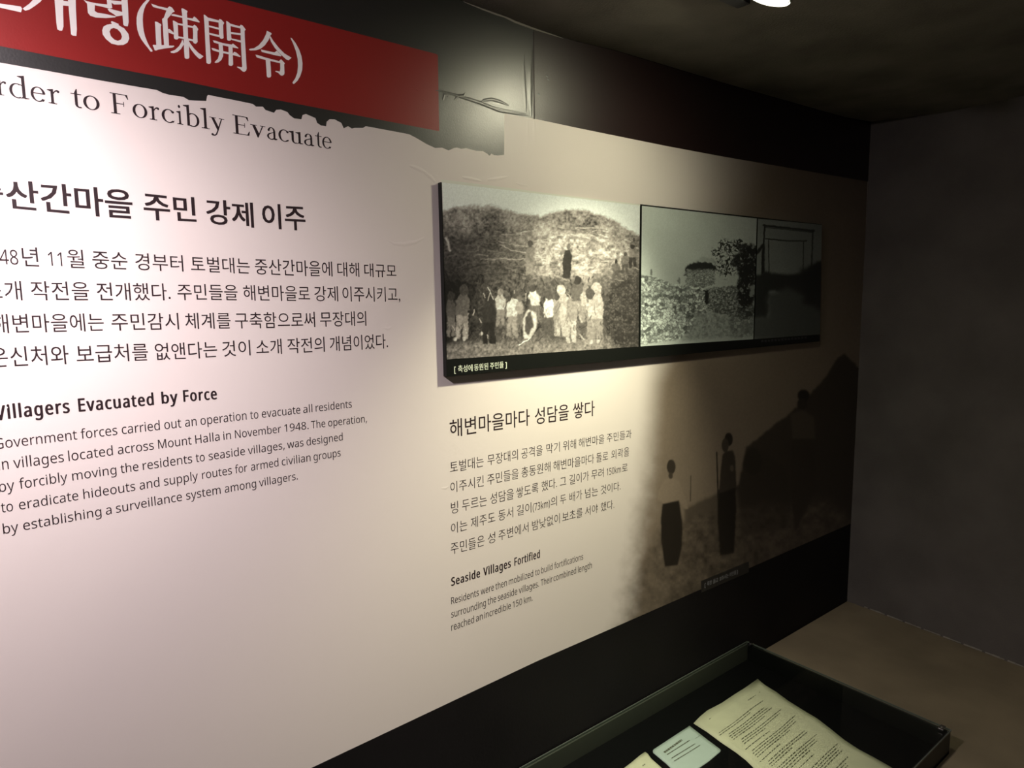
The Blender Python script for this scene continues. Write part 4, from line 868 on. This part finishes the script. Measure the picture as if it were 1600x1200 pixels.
p2.a = p2.sample(p2.X + (p2.fbm(5, 3) - .5) * 5, p2.Y + (p2.fbm(5, 3) - .5) * 5)
p2.a = np.clip(p2.a * (1 + 0.22 * (p2.fbm(1.0, 2) - .5)), .01, .9)
# photograph 3: gateway of poles
p3 = Ras(1176, 330, 1300, 545, 3.0)
p3.a[:] = .26 + .06 * (p3.fbm(30, 3) - .5)
p3.put(p3.pmask(C6([(760, 520), (880, 500), (1000, 520), (1100, 505), (1180, 440), (1280, 420), (1280, 700), (1000, 640), (890, 620), (880, 790), (760, 800)]), 1.5, 3, 6), .035)
p3.put(p3.pmask(C6([(880, 640), (1000, 600), (1280, 700), (1280, 920), (760, 920), (780, 790), (880, 780)]), 3, 3, 8), .10)
p3.put(p3.pmask(C6([(1080, 480), (1280, 420), (1280, 760), (1100, 700)]), 3, 3, 6), .03)
for a, w in (([(852, 208), (1165, 243)], 3.2), ([(860, 205), (850, 350), (842, 520)], 2.6), ([(1160, 240), (1152, 480)], 2.2), ([(865, 292), (1000, 306), (1120, 306)], 2.0), ([(884, 300), (886, 510)], 1.4), ([(1102, 310), (1098, 510)], 1.6), ([(862, 220), (1160, 252)], 1.2)):
    p3.put(p3.lmask(C6(a), w, .6), .04)
p3.put(p3.lmask(C6([(810, 380), (850, 330), (850, 500)]), 5, 2), .03)
p3.a = p3.sample(p3.X + (p3.fbm(6, 3) - .5) * 1.6, p3.Y + (p3.fbm(6, 3) - .5) * 1.6)
p3.a = np.clip(p3.a * (1 + 0.25 * (p3.fbm(1.2, 2) - .5)), .01, .9)
cool = np.array([0.89, 1.0, 0.93])
m_photo = attr_mat('photo_print', 0.35, 0.4, 0.05, 500, 0.0003)
def pane(x_l, x_r, fn, label):
    xs = [689.2, 1001, 1183, 1284]
    tp = lambda x: np.interp(x, [689.2, 1001, 1183, 1284], [284.9, 321.4, 341.6, 351.2])
    bt = lambda x: np.interp(x, [689.2, 1002, 1177, 1282], [562.2, 541.2, 530, 522.5])
    (xlt, xlb), (xrt, xrb) = x_l, x_r
    P = WB([(xlb, bt(xlb)), (xrb, bt(xrb)), (xrt, tp(xrt)), (xlt, tp(xlt))])
    return print_sheet('photograph', P, YB - 0.0004, 0.00095, fn, m_photo, board, label)
pane((690.3, 698.0), (999.6, 997.4), lambda x, y: tone1(x, y), 'brownish photograph of villagers building a stone wall on a hillside')
pane((1002.8, 1000.6), (1182.3, 1176.7), lambda x, y: p2.sample(x, y)[..., None] * cool, 'photograph of a round stone hut and field walls with a tree')
pane((1184.0, 1178.4), (1284, 1281), lambda x, y: p3.sample(x, y)[..., None] * cool, 'dim photograph of a pole gateway')
MB().flat([WB([(688.6, 280.5), (760, 289), (860, 302.5), (1000, 319.2), (1000, 321.5), (689.3, 285)])], YB - 0.0005).build('top_lip', mat('white_paper_edge', (.7, .72, .64), .5), board)
white_cap = mat('pale_green_lettering', (0.62, 0.68, 0.55), 0.5, 0.3)
set_line('caption_line', white_cap, 0.012, 'han', [(705, 570.5, 581.5), (732, 568.6, 579.2), (757, 566.3, 576.4), (785, 563.6, 573.6)],
         [('[', 704, 706.5), ('축성에', 709.9, 732.8), ('동원된', 735, 757), ('주민들', 759.8, 781), (']', 783.5, 786)], board, y=YB - 0.0006)
cb2 = MB()
for i in range(14):
    x = 1189 + i * 5.2; y = 531.0 - i * 0.42
    cb2.flat([WB([(x, y + 4), (x + 3.4, y + 3.7), (x + 3.4, y + 0.2 + (i % 3) * .6), (x, y + .4)])], YB - 0.0006)
cb2.build('caption_line', mat('faint_caption', (0.045, 0.045, 0.05), 0.5), board)['label'] = 'faint caption, too small to read'

# ---------------------------------------------------------------- counter
counter = tag(empty('display_counter', (0.6, 0.5, 0)), 'brown laminate display counter running along the wall below the graphic', 'counter')
xr = rw(0.4, ZT) + 0.02
def local(o, par):
    o.data.transform(Matrix.Translation(-par.location)); o.parent = par; return o
def child(o): return local(o, counter)
V = [(-1.5, D - .001, ZT - .03), (rw(D, ZT) - .001, D - .001, ZT - .03), (rw(.1, ZT) - .001, .1, ZT - .03), (-1.5, .1, ZT - .03)]
V += [(x, y, ZT) for x, y, z in V]
child(bevel(link('countertop', mesh('countertop', V, [(3, 2, 1, 0), (4, 5, 6, 7), (0, 1, 5, 4), (1, 2, 6, 5), (2, 3, 7, 6), (3, 0, 4, 7)]), M['counter']), .002))
child(link('cabinet_body', mesh('cabinet_body', *box(-1.48, rw(.1, ZT) - .02, .14, D - .002, 0.0, ZT - .03)), M['wall']))

# ---------------------------------------------------------------- glass display case on the counter
CX0, CX1, CY0, CY1 = -0.15, 1.352, 0.422, 0.846
CZ1 = EYE - 0.803
case = tag(empty('display_case', ((CX0 + CX1) / 2, (CY0 + CY1) / 2, ZT)), 'low glass display case on the counter holding old documents', 'display case')
def cchild(o): return local(o, case)
GT = 0.004
cchild(link('glass_lid', mesh('glass_lid', *box(CX0, CX1, CY0, CY1, CZ1 - GT, CZ1)), M['glass']))
zb0 = ZT + 0.0062
cchild(link('side_panel', mesh('side_panel', *box(CX1 - GT, CX1, CY0 + GT, CY1 - GT, zb0, CZ1 - GT - .0004)), M['board']))
cchild(link('side_panel', mesh('side_panel', *box(CX0, CX0 + GT, CY0 + GT, CY1 - GT, zb0, CZ1 - GT - .0004)), M['board']))
cchild(link('side_panel', mesh('side_panel', *box(CX0, CX1, CY0, CY0 + GT - .0004, zb0, CZ1 - GT - .0004)), M['board']))
frost = mat('smoked_glass_strip', (0.06, 0.063, 0.052), 0.35, 0.6)
cchild(link('back_panel', mesh('back_panel', *box(CX0, CX1, CY1 - GT + .0004, CY1, zb0, CZ1 - GT - .0004)), frost))
cchild(link('base_board', mesh('base_board', *box(CX0, CX1, CY0, CY1, ZT + .0002, ZT + .006)), M['felt']))
# polished glass edges catching light
for nm, b in (('edge_strip', box(CX1 + .0001, CX1 + .0014, CY0, CY1, CZ1 - .0035, CZ1 - .0005)), ('edge_strip', box(CX0, CX1, CY1 + .0001, CY1 + .0012, CZ1 - .0035, CZ1 - .0005)),
              ('edge_strip', box(CX0, CX1, CY0 - .0013, CY0 - .0001, CZ1 - .0035, CZ1 - .0005))):
    cchild(link(nm, mesh(nm, *b), M['edge']))
# small steel corner clips
for x, y in ((CX1, CY1 - .012), (CX1, CY0 + .012), (CX0, CY1 - .012), (CX0, CY0 + .012)):
    s = 1 if x > 0.5 else -1
    mb = MB(); mb.add(*box(x - s * .014 if s > 0 else x - .001, x + .001 if s > 0 else x + .014, y - .004, y + .004, CZ1 + .0002, CZ1 + .0015))
    mb.cyl((x - s * .006, y, CZ1 + .0014), (x - s * .006, y, CZ1 + .003), .0026, .0022, 12)
    cchild(mb.build('corner_clip', M['chrome']))

# ---------------------------------------------------------------- documents in the case
ZP = ZT + 0.0066
def lv(p, z=None): return on_level(p[0], p[1], ZP + 0.002 if z is None else z)
def sheet(name, outline, z, mat_, label, wav=0.0016, th=0.0006):
    """a slightly wavy sheet of paper: outline in pixels on the case floor"""
    P = [(x, max(y, .437)) for x, y in (lv(p) for p in outline)]; cx = sum(p[0] for p in P) / len(P); cy = sum(p[1] for p in P) / len(P)
    V = []; F = []; rings = 7; n = len(P)
    for k in range(1, rings + 1):
        t = k / rings
        for i, (x, y) in enumerate(P):
            X = cx + (x - cx) * t; Y = cy + (y - cy) * t
            V.append((X, Y, z + wav * (1 + math.sin(X * 46 + Y * 31) * .6 + math.sin(Y * 70 - X * 20) * .4) * (.4 + .6 * t)))
    V.append((cx, cy, z + wav * (1 + math.sin(cx * 46 + cy * 31) * .6 + math.sin(cy * 70 - cx * 20) * .4) * .4))
    for i in range(n): F.append((rings * n, (i + 1) % n, i))
    for k in range(rings - 1):
        for i in range(n):
            j = (i + 1) % n; a = k * n + i; b = k * n + j; c = (k + 1) * n + j; d = (k + 1) * n + i
            F.append((a, b, c, d))
    # orient upward
    area = sum(P[i][0] * P[(i + 1) % n][1] - P[(i + 1) % n][0] * P[i][1] for i in range(n))
    if area > 0: F = [f[::-1] for f in F]
    o = empty(name, (cx, cy, z))
    s = link('page', mesh('page', [(x - cx, y - cy, q - z) for x, y, q in V], F, True), mat_, o)
    m = s.modifiers.new('thickness', 'SOLIDIFY'); m.thickness = th; m.offset = -1
    tag(o, label, 'document')
    return o, (cx, cy), wav
def up_z(X, Y, z, wav): return z + wav * (1 + math.sin(X * 46 + Y * 31) * .6 + math.sin(Y * 70 - X * 20) * .4) + 0.0005
def typed(o, c, z, wav, lines, name='typed_text', h=0.0013, wmin=.003, wmax=.010, gap=.0028, m=None):
    """lines: ((x0,y0),(x1,y1)) world ends; broken into word dashes lying on the page"""
    mb = MB()
    for (xa, ya), (xb, yb) in lines:
        L = math.dist((xa, ya), (xb, yb)); ux, uy = (xb - xa) / L, (yb - ya) / L; t = 0
        while t < L:
            w = min(random.uniform(wmin, wmax), L - t)
            q = []
            for s_, v in ((t, -h / 2), (t + w, -h / 2), (t + w, h / 2), (t, h / 2)):
                X = xa + ux * s_ - uy * v; Y = ya + uy * s_ + ux * v
                q.append((X - c[0], Y - c[1], up_z(X, Y, z, wav) - z))
            a = (q[1][0] - q[0][0]) * (q[2][1] - q[0][1]) - (q[1][1] - q[0][1]) * (q[2][0] - q[0][0])
            mb.add(q, [(0, 1, 2, 3) if a > 0 else (3, 2, 1, 0)])
            t += w + gap * random.uniform(.7, 1.3)
    if name is None: return mb
    p = mb.build(name, m or M['type'], o); p['kind'] = 'stuff'; return p
doc_out = crop(1060, 1020, 4.444, [(550, 182), (600, 225), (680, 270), (760, 325), (860, 395), (960, 455), (1050, 520), (1150, 600), (1250, 665), (1360, 725), (1480, 800), (1640, 905),
           (1760, 990), (1500, 1250), (900, 1240), (620, 1000), (560, 860), (525, 795), (470, 740), (400, 690), (300, 625), (200, 550), (105, 490), (150, 440), (200, 400), (300, 350), (380, 290), (460, 240)])
d1, c1, w1 = sheet('typed_document', doc_out, ZP, M['paper'], 'long cream typewritten document, the largest paper in the glass case', 0.0016)
A = np.array(lv((1084, 1130))); B = np.array(lv((1184, 1061))); Cc = np.array(lv((1420, 1215)))
ux = (B - A) / np.linalg.norm(B - A); uy = (Cc - B); uy /= np.linalg.norm(uy)
Wd = np.linalg.norm(B - A)
rows = []
def P2(u, v): return tuple(A + ux * u * Wd + uy * v)
v = 0.030; rows.append((P2(.66, v), P2(.86, v)))
v = 0.052
k = 0
para = [(.10, .80, 2), (.16, .78, 4), (.20, .88, 3), (.14, .50, 1), (.18, .86, 4), (.14, .44, 1), (.20, .84, 3), (.14, .86, 4), (.18, .60, 2), (.2, .88, 5), (.16, .8, 4)]
for a, b, n in para:
    for i in range(n):
        e = b - (random.uniform(0, .12) if i < n - 1 else random.uniform(.15, .4) if n > 1 else 0)
        rows.append((P2(a if i == 0 else a - .02, v), P2(max(e, a + .15), v))); v += 0.0052
    v += 0.0050
rows = [r_ for r_ in rows if r_[0][1] > 0.435 and r_[1][1] > 0.435]
typed(d1, c1, ZP, w1, rows)
typed(d1, c1, ZP, w1, [(P2(.16, .012), P2(.19, .013))], 'pencil_mark')
card_out = crop(920, 1080, 6.667, [(1050, 352), (1130, 415), (1240, 500), (1365, 592), (1374, 606), (1368, 622), (1250, 720), (1150, 790), (1010, 900), (985, 905), (960, 890), (800, 740), (672, 632), (666, 612), (676, 596), (800, 515), (900, 450)])
zc2 = ZP + .0002
d2, c2, w2 = sheet('label_card', card_out, zc2, M['card'], 'pale blue caption card with rounded corners between the two papers', 0.0002, 0.0012)
K = lambda p: lv(crop(920, 1080, 6.667, [p])[0])
typed(d2, c2, zc2, w2, [(K((785, 632)), K((970, 500)))], 'card_heading', .0042, .003, .006, .0012)
typed(d2, c2, zc2, w2, [(K((815, 655)), K((1050, 505))), (K((862, 692)), K((1108, 540))), (K((890, 722)), K((1160, 555)))], 'card_text', .0019, .002, .006, .001)
typed(d2, c2, zc2, w2, [(K((1110, 488)), K((1180, 440)))], 'card_line', .0005, .02, .03, .001)
doc3 = crop(920, 1080, 6.667, [(585, 625), (610, 640), (650, 700), (760, 800), (900, 930), (1080, 1120), (1240, 1290), (1050, 1400), (820, 1540), (600, 1330), (400, 1140), (180, 930), (360, 800), (440, 742), (530, 665)])
d3, c3, w3 = sheet('folded_paper', doc3, ZP, M['paper'], 'cream paper at the lower edge, left of the pale blue card', 0.0012)
typed(d3, c3, ZP, w3, [(K((560, 775)), K((585, 760)))], 'ink_mark', .002, .002, .004, .001)

# ---------------------------------------------------------------- track spotlights
def spotlight(loc, d, label, glow):
    o = empty('track_spotlight', loc); tag(o, label, 'spotlight', None)
    q = d.to_track_quat('Z', 'Y').to_matrix().to_4x4(); u = Vector((0, 0, 1))
    ax = d
    def add(name, fn, m, par=o, sm=False):
        mb = MB(); fn(mb); return mb.build(name, m, par, sm)
    h = add('lamp_housing', lambda b: (b.cyl(-ax * .012, ax * .004, .0285, .0300, 32, False), b.cyl(-ax * .045, -ax * .012, .016, .0285, 32, False), b.cyl(-ax * .062, -ax * .045, .014, .016, 24)), M['darkmetal'])
    sm = h.modifiers.new('t', 'SOLIDIFY'); sm.thickness = .0012
    add('reflector', lambda b: b.cyl(-ax * .016, ax * .002, .010, .0265, 32, False), M['chrome'], h)
    add('lens', lambda b: b.cyl(ax * .0005, ax * .002, .0262, .0262, 40), glow, h)
    side = d.cross(u).normalized()
    for s in (1, -1):
        add('yoke_arm', lambda b: b.cyl(side * s * .033 - ax * .01, side * s * .033 + Vector((0, 0, .012)), .0028, .0028, 8), M['darkmetal'])
        add('pivot_knob', lambda b: b.cyl(side * s * .030 - ax * .008, side * s * .038 - ax * .008, .005, .0042, 12), M['chrome'])
    return o
top = ZC - 0.001
s1 = spotlight(LAMP_R, dR, 'lit black spotlight with a steel reflector under the ceiling', M['glow'])
glowL = emit('lamp_glow_warm', COL_L, 120.0)
s2 = spotlight(LAMP_L, dL, 'lit black spotlight under the left part of the ceiling track, above the red banner', glowL)
tr = empty('lighting_track', (0.4, 0.62, ZC)); tag(tr, 'black lighting track on the ceiling above the wall graphic', 'lighting track')
link('rail', mesh('rail', *box(-1.6, 0.500, -.030, -.010, -.010, -.0005)), M['darkmetal'], tr)

sc.cycles.use_denoising = True
sc.cycles.max_bounces = 8
sc.cycles.sample_clamp_indirect = 3.0
sc.cycles.caustics_reflective = False
sc.cycles.caustics_refractive = False
